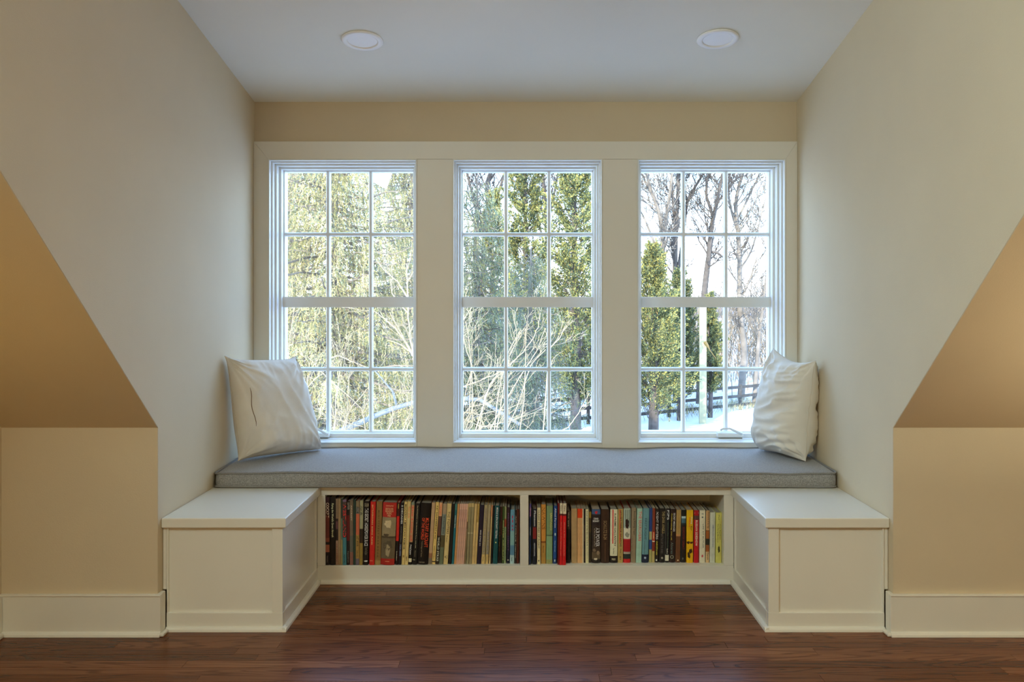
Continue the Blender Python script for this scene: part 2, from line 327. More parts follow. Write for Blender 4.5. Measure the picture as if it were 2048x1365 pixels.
# ------------------------------------------------------------------ windows
def ring(mb, x0, x1, z0, z1, ya, yb, wl, wt, wb_):     # rectangular ring, member widths side/top/bottom
    mb.box(x0, x0+wl, ya, yb, z0, z1); mb.box(x1-wl, x1, ya, yb, z0, z1)
    mb.box(x0+wl, x1-wl, ya, yb, z1-wt, z1); mb.box(x0+wl, x1-wl, ya, yb, z0, z0+wb_)
GZ0, GZ1 = .5754, 1.9606; RAIL0, RAIL1 = 1.237, 1.293; YG = 4.745
def window(n, x0, x1, crank=None):
    root = struct(thing('window_%d' % n, ((x0+x1)/2, YW, OZ0)))
    m = MB(); ring(m, x0, x1, OZ0, OZ1, 4.548, YO, .006, .006, .006); m.build('jamb', M_SASH, root, .001)
    m = MB(); ring(m, x0+.0055, x1-.0055, OZ0+.0035, OZ1-.0055, 4.585, YO-.005, .008, .008, .004); m.build('outer_stop', M_SASH, root, .0015)
    m = MB(); ring(m, x0+.013, x1-.013, OZ0+.007, OZ1-.013, 4.625, YO-.01, .010, .010, .004); m.build('inner_stop', M_SASH, root, .0015)
    m = MB(); ring(m, x0+.022, x1-.022, OZ0+.010, OZ1-.022, 4.672, YO-.015, .012, .012, .022); m.build('sash_frame', M_SASH, root, .002)
    gx0, gx1 = x0+.040, x1-.040
    sash = MB(); ring(sash, x0+.033, x1-.033, OZ0+.0315, OZ1-.033, 4.715, YG+.03, .007, .007, .005)
    so = sash.build('sash', M_SASH, root, .0015)
    MB().box(x0+.030, x1-.030, 4.706, YG+.02, RAIL0, RAIL1).build('check_rail', M_SASH, root, .0015)
    wbar = .0215; t3 = (gx1-gx0)/3
    zs = [(GZ0, RAIL0), (RAIL1, GZ1)]
    def bar(mb, a, b, c, d, horiz):      # chamfered bar in front of the glass plus a narrow one behind it
        if horiz: mb.prism([(4.722, c+.004), (4.722, d-.004), (4.732, d), (YG-.003, d), (YG-.003, c), (4.732, c)], 'x', a, b); mb.box(a, b, YG+.004, YG+.018, c+.002, d-.002)
        else: mb.prism([(a+.004, 4.7215), (b-.004, 4.7215), (b, 4.732), (b, YG-.003), (a, YG-.003), (a, 4.732)], 'z', c, d); mb.box(a+.002, b-.002, YG+.004, YG+.018, c, d)
    for z0, z1 in zs:
        for k in (1, 2):
            xc = gx0+t3*k; mb = MB(); bar(mb, xc-wbar/2, xc+wbar/2, z0-.002, z1+.002, False); mb.build('muntin', M_SASH, so)
        zc = (z0+z1)/2; mb = MB(); bar(mb, gx0-.001, gx1+.001, zc-wbar/2, zc+wbar/2, True); mb.build('muntin', M_SASH, so)
        for k in range(3):
            a = gx0+t3*k+(wbar/2 if k else 0); b = gx0+t3*(k+1)-(wbar/2 if k < 2 else 0)
            for c, d in ((z0, zc-wbar/2), (zc+wbar/2, z1)):
                MB().box(a-.001, b+.001, YG-.002, YG+.002, c-.001, d+.001).build('pane', M_GLASS, so)
    if crank:
        cx, wd = crank
        m = MB(); z0 = OZ0+.0145
        m.prism([(4.672, z0), (4.640, z0), (4.632, z0+.010), (4.640, z0+.024), (4.672, z0+.032)], 'x', cx-wd/2, cx+wd/2)
        cr = m.build('crank_cover', M_VINYL, root, .004, seg=3)
        MB().box(cx-wd/2+.006, cx+wd/2-.006, 4.641, 4.671, z0-.0035, z0).build('dark_strip', M_GAP, cr)  # thin dark strip under the crank cover
        m = MB(); m.tube([(cx+wd*.42, 4.634, z0+.020), (cx+wd*.2, 4.628, z0+.035), (cx-wd*.05, 4.628, z0+.050), (cx-wd*.32, 4.632, z0+.048), (cx-wd*.40, 4.634, z0+.040)], [.006, .0065, .0055, .005, .006], 8)
        m.build('crank_handle', M_VINYL, cr, smooth=True)
window(1, *OPEN[0], crank=(at(636, 872, 4.64).x, .115))
window(2, *OPEN[1])
window(3, *OPEN[2], crank=(at(1461, 872, 4.64).x, .135))

# ------------------------------------------------------------------ built-in benches
BX = .936; SX = .9215; BZ = .436; YF = 3.412; YB = 3.981
def bench(s, label):
    root = thing('storage_bench', (s*1.17, 3.7, 0), label, 'bench', 'built-in benches')
    P = lambda a, b: sorted((s*a, s*b))
    MB().box(*P(W-.001, SX), 3.401, YB, .398, BZ).build('top_board', M_TRIM, root, .004, seg=3)
    MB().box(*P(W-.024, .977), YF+.009, YF+.025, .069, .398).build('front_panel', M_TRIM, root)
    MB().box(*P(W-.001, W-.016), YF+.004, YF+.025, .157, .398).build('scribe_strip', M_TRIM, root, .003)
    MB().box(*P(W-.017, W-.024), YF+.001, YF+.025, .0, .398).build('wall_stile', M_TRIM, root, .001)
    MB().box(*P(.977, BX), YF, YF+.040, .069, .398).build('corner_stile', M_TRIM, root, .0012)
    MB().box(*P(W-.017, BX-.001), YF-.002, YF+.025, 0, .069).build('bottom_rail', M_TRIM, root, .0012)
    MB().box(*P(BX+.006, BX+.02), YF+.040, YB, .069, .398).build('side_panel', M_TRIM, root)
    MB().box(*P(BX, BX+.02), YB-.022, YB, .069, .398).build('rear_stile', M_TRIM, root, .0012)
    MB().box(*P(BX-.002, BX+.02), YF+.025, YB, 0, .069).build('side_rail', M_TRIM, root, .0012)
    m = MB(); a, b = P(W-.018, BX-.018); shoe(m, a, b, YF-.002)
    pts = [(BX-.002, 0), (BX-.018, 0), (BX-.016, .009), (BX-.010, .0155), (BX-.002, .018)]
    m.prism([(s*p[0], p[1]) for p in pts], 'y', YF-.016, YB-.003)
    m.build('shoe_moulding', M_TRIM, root, .001)
    return root
bench(-1, 'white painted bench box with board top left of the bookshelf')
bench(1, 'white painted bench box with board top right of the bookshelf')

# ------------------------------------------------------------------ bookcase under the seat
bc = thing('bookcase', (0, 4.1, 0), 'low white built-in bookcase with two open bays under the seat cushion', 'bookcase')
SZ = .0807; OT = .3977; OX0, OX1, DX0, DX1 = -.9005, .892, -.0247, .0135
bx('top_rail', M_TRIM, bc, -SX, SX, YB, YB+.02, OT, BZ)
bx('stile', M_TRIM, bc, -BX+.0005, OX0, YB, YB+.02, SZ, OT); bx('stile', M_TRIM, bc, OX1, BX-.0005, YB, YB+.02, SZ, OT)
bx('divider', M_TRIM, bc, DX0, DX1, YB+.0005, 4.30, SZ, OT)
bx('bottom_rail', M_TRIM, bc, -BX+.0005, BX-.0005, YB, YB+.02, 0, SZ-.0005)
bx('shelf_board', M_TRIM, bc, -BX+.03, BX-.03, YB+.0205, 4.30, SZ-.02, SZ, bevel=0)
bx('back_panel', M_TRIM, bc, -W+.002, W-.002, 4.30, 4.315, 0, OT, bevel=0)
bx('end_panel', M_TRIM, bc, OX0-.02, OX0-.0005, YB+.02, 4.30, SZ, OT, bevel=0); bx('end_panel', M_TRIM, bc, OX1+.0005, OX1+.02, YB+.02, 4.30, SZ, OT, bevel=0)
bx('seat_deck', M_TRIM, bc, -W+.002, W-.002, YB+.0005, YC-.001, OT+.0005, BZ, bevel=0)
m = MB(); shoe(m, -BX+.018, BX-.018, YB); m.build('shoe_moulding', M_TRIM, bc, .001)

# ------------------------------------------------------------------ seat cushion
cush = thing('seat_cushion', (0, 4.25, BZ), 'long grey woven box cushion with piped edges on the window seat', 'cushion')
def wav(x, y, k): return noise.noise(Vector((x*2.1+k, y*3.0, k*3.7)))
CX0, CX1, CY0, CY1, CZ0 = -1.388, 1.388, 3.948, 4.549, BZ+.001
def ztop(x, y):
    return .5045+.006*wav(x, 0, 1.3)+.004*wav(x*3, y, 2.2)+.013*(y-CY0)/(CY1-CY0)+.004*max(0, 1-abs((x+1.2)/.35))
def yfront(x): return CY0+.004*wav(x*2, 1, 5)
m = MB(); nx = 150; prof_n = None
rings = []
for i in range(nx+1):
    u = i/nx; x = CX0+(CX1-CX0)*u
    dx = min(x-CX0, CX1-x); r_ = .022
    ins = r_-math.sqrt(max(0, r_*r_-max(0, r_-dx)**2)) if dx < r_ else 0
    yf = yfront(x)+ins; yb = CY1-ins
    rc = .010; pts = []
    zt0 = ztop(x, CY0)-.3*ins; zb = CZ0+.3*ins*0
    # front face (slightly bulging), bottom to top
    for k in range(9):
        t = k/8; z = zb+.004+(zt0-.006-zb-.004)*t
        pts.append((x, yf-.005*math.sin(math.pi*t), z))
    ny = 26
    for k in range(ny+1):
        t = k/ny; yy = yf+.006+(yb-.012-yf)*t
        pts.append((x, yy, ztop(x, yy)-.3*ins+.006*math.sin(math.pi*t)**.5-.003))
    for k in range(5):
        t = k/4; pts.append((x, yb+.002*math.sin(math.pi*t), ztop(x, yb)-.008-(ztop(x, yb)-.012-zb)*t))
    pts.append((x, yb-.01, zb)); pts.append((x, yf+.006, zb))
    rings.append(pts)
n = len(rings[0]); vs = [p for r_ in rings for p in r_]
fs = [(i*n+j, (i+1)*n+j, (i+1)*n+(j+1) % n, i*n+(j+1) % n) for i in range(nx) for j in range(n)]
fs = [f[::-1] for f in fs]+[tuple(range(n)), tuple(range(nx*n, nx*n+n))[::-1]]
m.add(vs, fs); o = m.build('cushion_body', M_CUSH, cush, smooth=True)
def pipe_loop(zf, name):
    pts = []
    N_ = 120
    for i in range(N_+1): x = CX0+.014+(CX1-CX0-.028)*i/N_; pts.append((x, yfront(x)-.001, zf(x, CY0)))
    pts.append((CX1-.003, CY0+.008, zf(CX1, CY0)))
    for i in range(12): y_ = CY0+.02+(CY1-CY0-.035)*i/11; pts.append((CX1+.001, y_, zf(CX1, y_)))
    for i in range(N_+1): x = CX1-.014-(CX1-CX0-.028)*i/N_; pts.append((x, CY1-.002, zf(x, CY1)))
    for i in range(12): y_ = CY1-.015-(CY1-CY0-.035)*i/11; pts.append((CX0-.001, y_, zf(CX0, y_)))
    pts.append((CX0+.003, CY0+.008, zf(CX0, CY0)))
    MB().tube(pts, .0042, 8, closed=True).build(name, M_PIPE, cush, smooth=True)
pipe_loop(lambda x, y: ztop(x, y)-.002, 'piping')
pipe_loop(lambda x, y: CZ0+.0065+.003*wav(x*2, 0, 9), 'piping')

# ------------------------------------------------------------------ throw pillows
def pillow(name, TL, TR, BR, BL, tf, tb, label, seed, slit=False, xlim=None, edge_in=.085):
    root = thing(name, (sum(p[0] for p in (TL, TR, BR, BL))/4, sum(p[1] for p in (TL, TR, BR, BL))/4, .505), label, 'pillow', 'pillows on the window seat')
    TL, TR, BR, BL = map(Vector, (TL, TR, BR, BL))
    nrm = ((TR+BR)-(TL+BL)).cross((TL+TR)-(BL+BR)).normalized()      # towards the viewer
    N_ = 84; m = MB()
    def base(u, v):
        pe = 5 if slit else 2; uu = u*(1-.075*(1-abs(v)**pe)*abs(u)); vv = v*(1-(edge_in if v > 0 else .05)*(1-abs(u)**pe)*abs(v))
        a, b = (uu+1)/2, (vv+1)/2
        return BL*(1-a)*(1-b)+BR*a*(1-b)+TL*(1-a)*b+TR*a*b
    def thick(u, v, side):
        e_ = max(0, (1-u**4))**.5*max(0, (1-v**4))**.5
        T = (tf if side > 0 else tb)*(1+.22*(-v))
        pin = 1-.55*(abs(u)*abs(v))**3
        return T*e_*pin
    def wr(u, v, side):
        s_ = 0; edge = min(1, 9*(1-max(abs(u), abs(v))))
        for (cu, cv, amp) in ((-1, 1, 1.0), (1, 1, 1.0), (1, -1, .8), (-1, -1, .9)):
            du, dv = u-cu, v-cv; d = math.hypot(du, dv); ang = math.atan2(dv, du)
            s_ += amp*math.exp(-d*2.6)*noise.noise(Vector((ang*5.5+seed, d*1.1, seed+cu+2*cv)))*.045
        s_ += .010*noise.noise(Vector((u*1.6+seed, v*1.3, side*2)))
        s_ += WR(u, v, side)
        return s_*edge
    rg = lambda x, y, z: (abs(noise.noise(Vector((x, y, z))))-.2)
    if slit: WR = lambda u, v, s_: -.022*math.exp(-((v+1)/.5)**2)*rg(u*4.5+.8*v, v*1.1, seed)-.012*rg(u*2.0+v, v*1.4-u, seed+4)-.016*math.exp(-((v-1)/.35)**2)*rg(u*5, v, seed+7)-.014*math.exp(-((u-1)/.45)**2)*rg(u*1.2, v*3.2, seed+9)
    else: WR = lambda u, v, s_: -.046*max(.12, min(1, (1.15+u)/1.7))*(1 if v < .55 else .5)*rg(u*1.1+seed, v*6.5-.9*u, seed)-.030*math.exp(-((v-1)/.55)**2)*rg(u*2.6+v*1.5, v*1.5-u*1.2, seed+3)
    idx = {}; 
    def put(u, v, side):
        k = (u, v, 0 if (u in (0, N_) or v in (0, N_)) else side)
        if k in idx: return idx[k]
        U, V = 2*u/N_-1, 2*v/N_-1
        U = math.sin(U*math.pi/2)*.6+U*.4; V = math.sin(V*math.pi/2)*.6+V*.4
        p = base(U, V)
        if k[2]: p = p+nrm*side*(thick(U, V, side)+wr(U, V, side))
        else: p = p+nrm*.006*noise.noise(Vector((U*6, V*6, seed)))
        zc = ztop(p.x, min(max(p.y, CY0), CY1))+.009
        if p.z < zc: p.z = zc+(zc-p.z)*.02
        if xlim is not None:
            if xlim < 0: p.x = max(p.x, xlim)
            else: p.x = min(p.x, xlim)
        p.y = min(p.y, 4.535)
        idx[k] = len(m.v); m.v.append(tuple(p)); return idx[k]
    for side in (1, -1):
        for i in range(N_):
            for j in range(N_):
                f = (put(i, j, side), put(i+1, j, side), put(i+1, j+1, side), put(i, j+1, side))
                m.f.append(f if side > 0 else f[::-1]); m.m.append(0)
    o = m.build('pillow_cover', M_PILLOW, root, smooth=True)
    # seam line round the edge
    pts = []
    for k in range(N_): pts.append(m.v[idx[(k, 0, 0)]])
    for k in range(N_): pts.append(m.v[idx[(N_, k, 0)]])
    for k in range(N_): pts.append(m.v[idx[(N_-k, N_, 0)]])
    for k in range(N_): pts.append(m.v[idx[(0, N_-k, 0)]])
    MB().tube(pts, .0012, 5, closed=True).build('seam', principled('seam_thread', (.66, .60, .50), .9), root, smooth=True)
    if slit:
        def sp(u, v): return base(u, v)+nrm*(thick(u, v, 1)+wr(u, v, 1)+.0005)
        p = [sp(-.80+.012*math.sin(k), .38-.75*k/9) for k in range(10)]
        MB().tube(p, [.0006]+[.0016]*8+[.0006], 5).build('zip_opening', principled('slit_dark', (.22, .12, .05), .9), root, smooth=True)
    return root
pillow('throw_pillow', (-1.388, 4.085, 1.018), (-1.165, 4.49, .992), (-1.030, 4.475, .514), (-1.345, 4.14, .522), .112, .075,
       'smooth cream linen throw pillow with a slit, leaning on the left wall', 3.1, slit=True, xlim=-1.397)
pillow('throw_pillow', (1.258, 4.50, 1.032), (1.368, 4.175, .990), (1.318, 4.165, .514), (1.185, 4.47, .517), .122, .105,
       'crumpled cream linen throw pillow with peaked corners, leaning on the right wall', 8.4, slit=False, xlim=1.397, edge_in=.15)

# ------------------------------------------------------------------ recessed ceiling lights
def ceiling_light(px, py, label):
    Y = (ZC+SD*YW-CAMZ)/((VY-py)/F+SD); z = ZC+SD*(YW-Y)
    root = thing('ceiling_light', ((px-VX)*Y/F, Y, z-.0005), label, 'light', 'recessed ceiling lights'); root.rotation_euler = (-math.atan(SD), 0, 0)
    def prt(name, prof, mat):
        mb = MB().lathe(prof, 48); me = bpy.data.meshes.new(name); me.from_pydata(mb.v, [], mb.f); me.materials.append(mat)
        me.polygons.foreach_set('use_smooth', [True]*len(me.polygons)); o = bpy.data.objects.new(name, me); C.objects.link(o); o.parent = root; return o
    prt('trim_ring', [(.0001, -.001), (.091, -.001), (.0915, -.004), (.088, -.0075), (.070, -.0085), (.0655, -.006), (.065, -.0015)], M_LENS)
    prt('lens', [(.0655, -.0035), (.050, -.0042), (.025, -.0045), (.0001, -.0046)], M_LENS)
ceiling_light(725, 80, 'round white recessed ceiling light nearer the left wall')
ceiling_light(1435.5, 77, 'round white recessed ceiling light nearer the right wall')
# ------------------------------------------------------------------ books
# each row: bay, origin x, bottom x0, x1, top x0, x1, top y, bottom y (in enlarged-crop pixels, 7.58 to a photo pixel), spine depth, label,
#           spine bands [(from-top fraction end, rgb)], texts [(words, way, top fraction, bottom fraction, left, right, rgb)]
WH = (214, 204, 178); GD = (176, 150, 92); BK = (24, 18, 16); RD = (176, 34, 28); CR = (196, 172, 112)
A = 630; B = 840; D = 1040; E_ = 1250
BOOKS = [
 (A,160,220,160,220,192,1245,3.990,'brown red book with pale COCKPIT title at the left end of the left bay',[(.27,(52,26,30)),(.60,(96,44,38)),(.66,(130,70,52)),(.70,BK),(.81,(150,88,66)),(1,(30,20,20))],[('COCKPIT','d',.08,.30,.15,.9,(190,150,130)),('Classic planes','d',.86,.96,.3,.65,(110,100,90))]),
 (A,225,312,225,312,190,1245,3.990,'black book titled Flying the World\'s Great Aircraft',[(1,BK)],[("Flying the World's Great Aircraft",'d',.09,.59,.25,.7,(176,166,130))]),
 (A,315,350,315,350,215,1242,3.990,'thin grey beige book with dark and pink patches beside the black Great Aircraft book',[(.30,(120,100,80)),(.34,(40,28,24)),(.46,(92,58,60)),(.63,(36,26,22)),(1,(140,112,92))],[('AIR CLASSICS','d',.67,.95,.2,.75,(96,60,48))]),
 (A,352,390,352,390,212,1242,3.990,'thin plain tan book left of the dark teal one',[(1,(134,110,80))],[]),
 (A,393,418,393,418,212,1242,3.990,'very thin greenish spine with speckled pale base',[(.30,(44,54,46)),(.62,(80,100,84)),(1,(128,116,76))],[]),
 (A,420,477,420,477,230,1243,3.990,'book with tall red lettering over a teal blue lower half',[(.03,(112,92,120)),(.58,(66,52,48)),(1,(60,108,114))],[('WESTLAND','d',.05,.57,.08,.92,(170,40,40)),('NAVAL','d',.84,.98,.25,.7,(30,44,50))]),
 (A,482,524,482,524,252,1243,3.990,'black book with a dark red middle and small white print on top',[(.22,BK),(.62,(86,22,22)),(1,BK)],[('U.S. NAVY FIGHTERS','d',.02,.13,.25,.95,(140,136,126)),('Squadron','d',.78,.96,.25,.7,(110,104,94))]),
 (A,527,578,527,578,232,1243,3.990,'mottled grey brown paperback with worn printed spine',[(.55,(104,88,72)),(.8,(86,84,74)),(1,(120,80,68))],[('AIRCRAFT','d',.08,.32,.3,.7,(150,136,116))]),
 (A,580,616,584,620,232,1243,3.990,'thin dark green book between grey and salmon spines',[(1,(36,54,46))],[]),
 (A,616,668,622,676,248,1243,3.990,'book with salmon panel above AT WAR lettering on ochre',[(.10,(120,104,80)),(.20,(104,100,92)),(.53,(176,92,64)),(.90,(146,116,62)),(1,(96,86,96))],[('F-14','d',.09,.19,.2,.8,(30,26,24)),('AT WAR','d',.55,.71,.2,.8,BK),('Gillcrist','d',.77,.87,.3,.7,(60,44,26))]),
 (A,672,722,680,736,240,1243,3.990,'pale grey green book titled AIRLIFT with dark block',[(.44,(144,142,112)),(.66,(46,34,24)),(1,(132,110,54))],[('Airlift','d',.08,.23,.1,.85,(40,38,32))]),
 (A,727,806,740,826,252,1240,3.990,'black book titled THE SECRET HORSEPOWER RACE in bold white',[(1,BK)],[('THE SECRET HORSEPOWER RACE','d',.11,.70,.22,.88,(206,200,176)),('CALUM','h',.03,.085,.1,.9,(120,112,92)),('Western Front Fighters','d',.72,.84,.2,.85,(80,76,64)),('@36','b',.925,.95,.1,.95,(190,184,160))]),
 (A,822,900,840,924,258,1243,3.990,'bright red book with thin gold lettering beside the horsepower book',[(1,RD)],[('BATTLEGROUNDS  BOEING  PLANES','d',.05,.68,.32,.58,(214,150,96)),('FIRE','h',.925,.94,.1,.7,(220,110,80))]),
 (A,906,992,930,1026,255,1243,3.992,'khaki brown book with widely spaced dark letters',[(.93,(122,94,54)),(1,(140,116,72))],[('M I N I  S T R E E T  W A R  B O O K','d',.14,.88,.36,.58,(44,30,18))]),
 (A,992,1205,1032,1242,272,1240,3.992,'thick book with red bands around a grey photograph of a ship',[(.235,(160,40,34)),(.54,(134,120,92)),(.57,(70,58,44)),(.90,(96,84,64)),(1,(150,38,30))],[('CONSTANTINE','h',.04,.065,.22,.78,(200,120,90)),('DESTROYER\nSQUADRON\nPACIFIC\nWAR','h',.085,.225,.2,.78,(214,140,100)),('@30','b',.935,.95,.3,.7,(190,110,80)),('@31','b',.26,.42,.12,.8,(156,142,112)),('@32','b',.60,.78,.1,.9,(66,58,44)),('@33','b',.66,.88,.3,.7,(120,108,84)),('@34','b',.50,.545,.05,.6,(60,50,38))]),
 (A,1215,1256,1246,1290,270,1240,3.994,'black and bright red thin book left of 5 DECADES',[(.22,(50,24,20)),(.62,(186,38,30)),(1,BK)],[('WAR','d',.02,.10,.3,.7,(200,150,70)),('Schiffer','d',.78,.94,.3,.6,(170,160,140))]),
 (A,1262,1308,1293,1350,275,1240,3.994,'black book titled 5 DECADES with dates at the base',[(1,(28,26,32))],[('5 DECADES','d',.04,.34,.35,.9,(206,196,172)),('strategic bombers','d',.38,.64,.4,.75,(100,96,90)),('1950-2000','d',.67,.86,.25,.75,(110,120,150))]),
 (A,1312,1358,1355,1405,258,1240,3.994,'cream book titled MODERN AMERICAN ARMOR in black',[(1,CR)],[('MODERN AMERICAN ARMOR','d',.04,.76,.22,.82,BK),('@29','b',.84,.89,.2,.8,(120,90,50))]),
 (A,1362,1408,1408,1456,255,1235,3.994,'cream book with small red title and brown mark near the base',[(1,(194,172,116))],[('Story of Air','d',.08,.27,.25,.75,(190,50,30)),('@35','b',.86,.95,.3,.6,(80,60,40))]),
 (A,1415,1462,1458,1516,270,1232,3.996,'beige book with pink strip above a white word on its black base',[(.04,(120,130,110)),(.64,(176,130,96)),(.90,(26,22,20)),(.96,(200,192,160)),(1,BK)],[('The Lions of','d',.05,.62,.3,.75,(190,50,44)),('Nelson','d',.68,.84,.2,.8,(206,200,180))]),
 (A,1468,1546,1522,1594,285,1235,3.996,'black book with slim white title on German aircraft',[(1,(26,24,22))],[('The Development of the German Air Force 1919-1939','d',.03,.73,.42,.62,(170,160,130)),('Hayward','d',.77,.87,.42,.6,(130,124,104)),('EVANS','h',.915,.93,.1,.6,(150,146,124))]),
 (B,-42,118,8,174,280,1225,3.998,'thick black book with glowing red title AIRCRAFT OF THE WORLD',[(1,(20,14,12))],[('OF THE WORLD','d',.24,.60,.22,.50,(216,56,30)),('MILITARY AIRCRAFT','d',.24,.72,.56,.90,(216,56,30)),('Technology and Tactics','d',.62,.88,.26,.42,(110,96,76)),('GALLERY BOOKS','h',.955,.975,.15,.7,(120,110,90))]),
 (B,124,176,178,236,270,1225,4.000,'dusty pink beige book right of the thick black one',[(.82,(172,142,110)),(.9,(142,100,74)),(1,(112,100,82))],[]),
 (B,180,230,240,292,262,1222,4.000,'cream book titled P-47 THUNDERBOLT at war',[(.95,(202,172,104)),(.965,BK),(1,(196,166,98))],[('P-47 THUNDERBOLT at war','d',.06,.60,.3,.75,BK),('William N Hess','d',.70,.92,.3,.6,(80,60,30))]),
 (B,236,284,294,346,270,1222,4.000,'dark brown book with red topped spine and pale lower letters',[(.22,(196,150,110)),(.54,(92,62,50)),(1,(44,38,30))],[('WAR STORIES','d',.03,.20,.2,.8,(200,70,40)),('WORLD STRIKE','d',.56,.95,.2,.8,(190,170,150))]),
 (B,288,346,350,410,288,1222,4.000,'grey book with THE FORGOTTEN title and camouflage lower spine',[(.17,(150,130,106)),(.52,(112,120,112)),(.72,(78,70,46)),(1,(92,100,78))],[('THE FORGOTTEN WAR','d',.19,.50,.3,.75,(30,34,34))]),
 (B,352,420,414,480,285,1222,4.000,'cream book titled THE FIGHTERS with black emblem below',[(1,(190,170,118))],[('THE FIGHTERS','d',.13,.50,.25,.8,(60,44,24)),('Fisher','d',.53,.64,.3,.6,(90,70,40)),('C','h',.86,.90,.2,.9,BK)]),
 (B,426,476,484,530,290,1222,4.002,'thin black book between cream fighters book and teal one',[(1,(26,24,22))],[]),
 (B,480,512,534,566,290,1222,4.002,'teal spine with small white lettering leaning by the orange one',[(.10,(60,110,104)),(.40,(34,90,96)),(1,(30,96,108))],[('aviation facts','d',.19,.40,.3,.75,(180,200,190))]),
 (B,516,546,570,602,290,1222,4.002,'tan orange thin book left of the pink magazines',[(1,(182,132,82))],[]),
]
pk = [(150,548,606),(0,578,637),(0,608,668),(0,638,699)]
ordn = ('first','second','third','last')
for k, (_, b0, t0) in enumerate(pk):
    BOOKS.append((B,b0,b0+28,t0,t0+29,288,1222,4.002,'%s of the four pink spined magazines, counted from the left' % ordn[k],[(.09,(206,160,142)),(1,(188,148,128))],[('AIR CLASSICS QUARTERLY','d',.10,.30,.25,.75,(120,76,84)),('Volume spring summer','d',.38,.52,.3,.7,(130,96,96)),('issue annual review','d',.62,.92,.35,.65,(140,106,102))]))
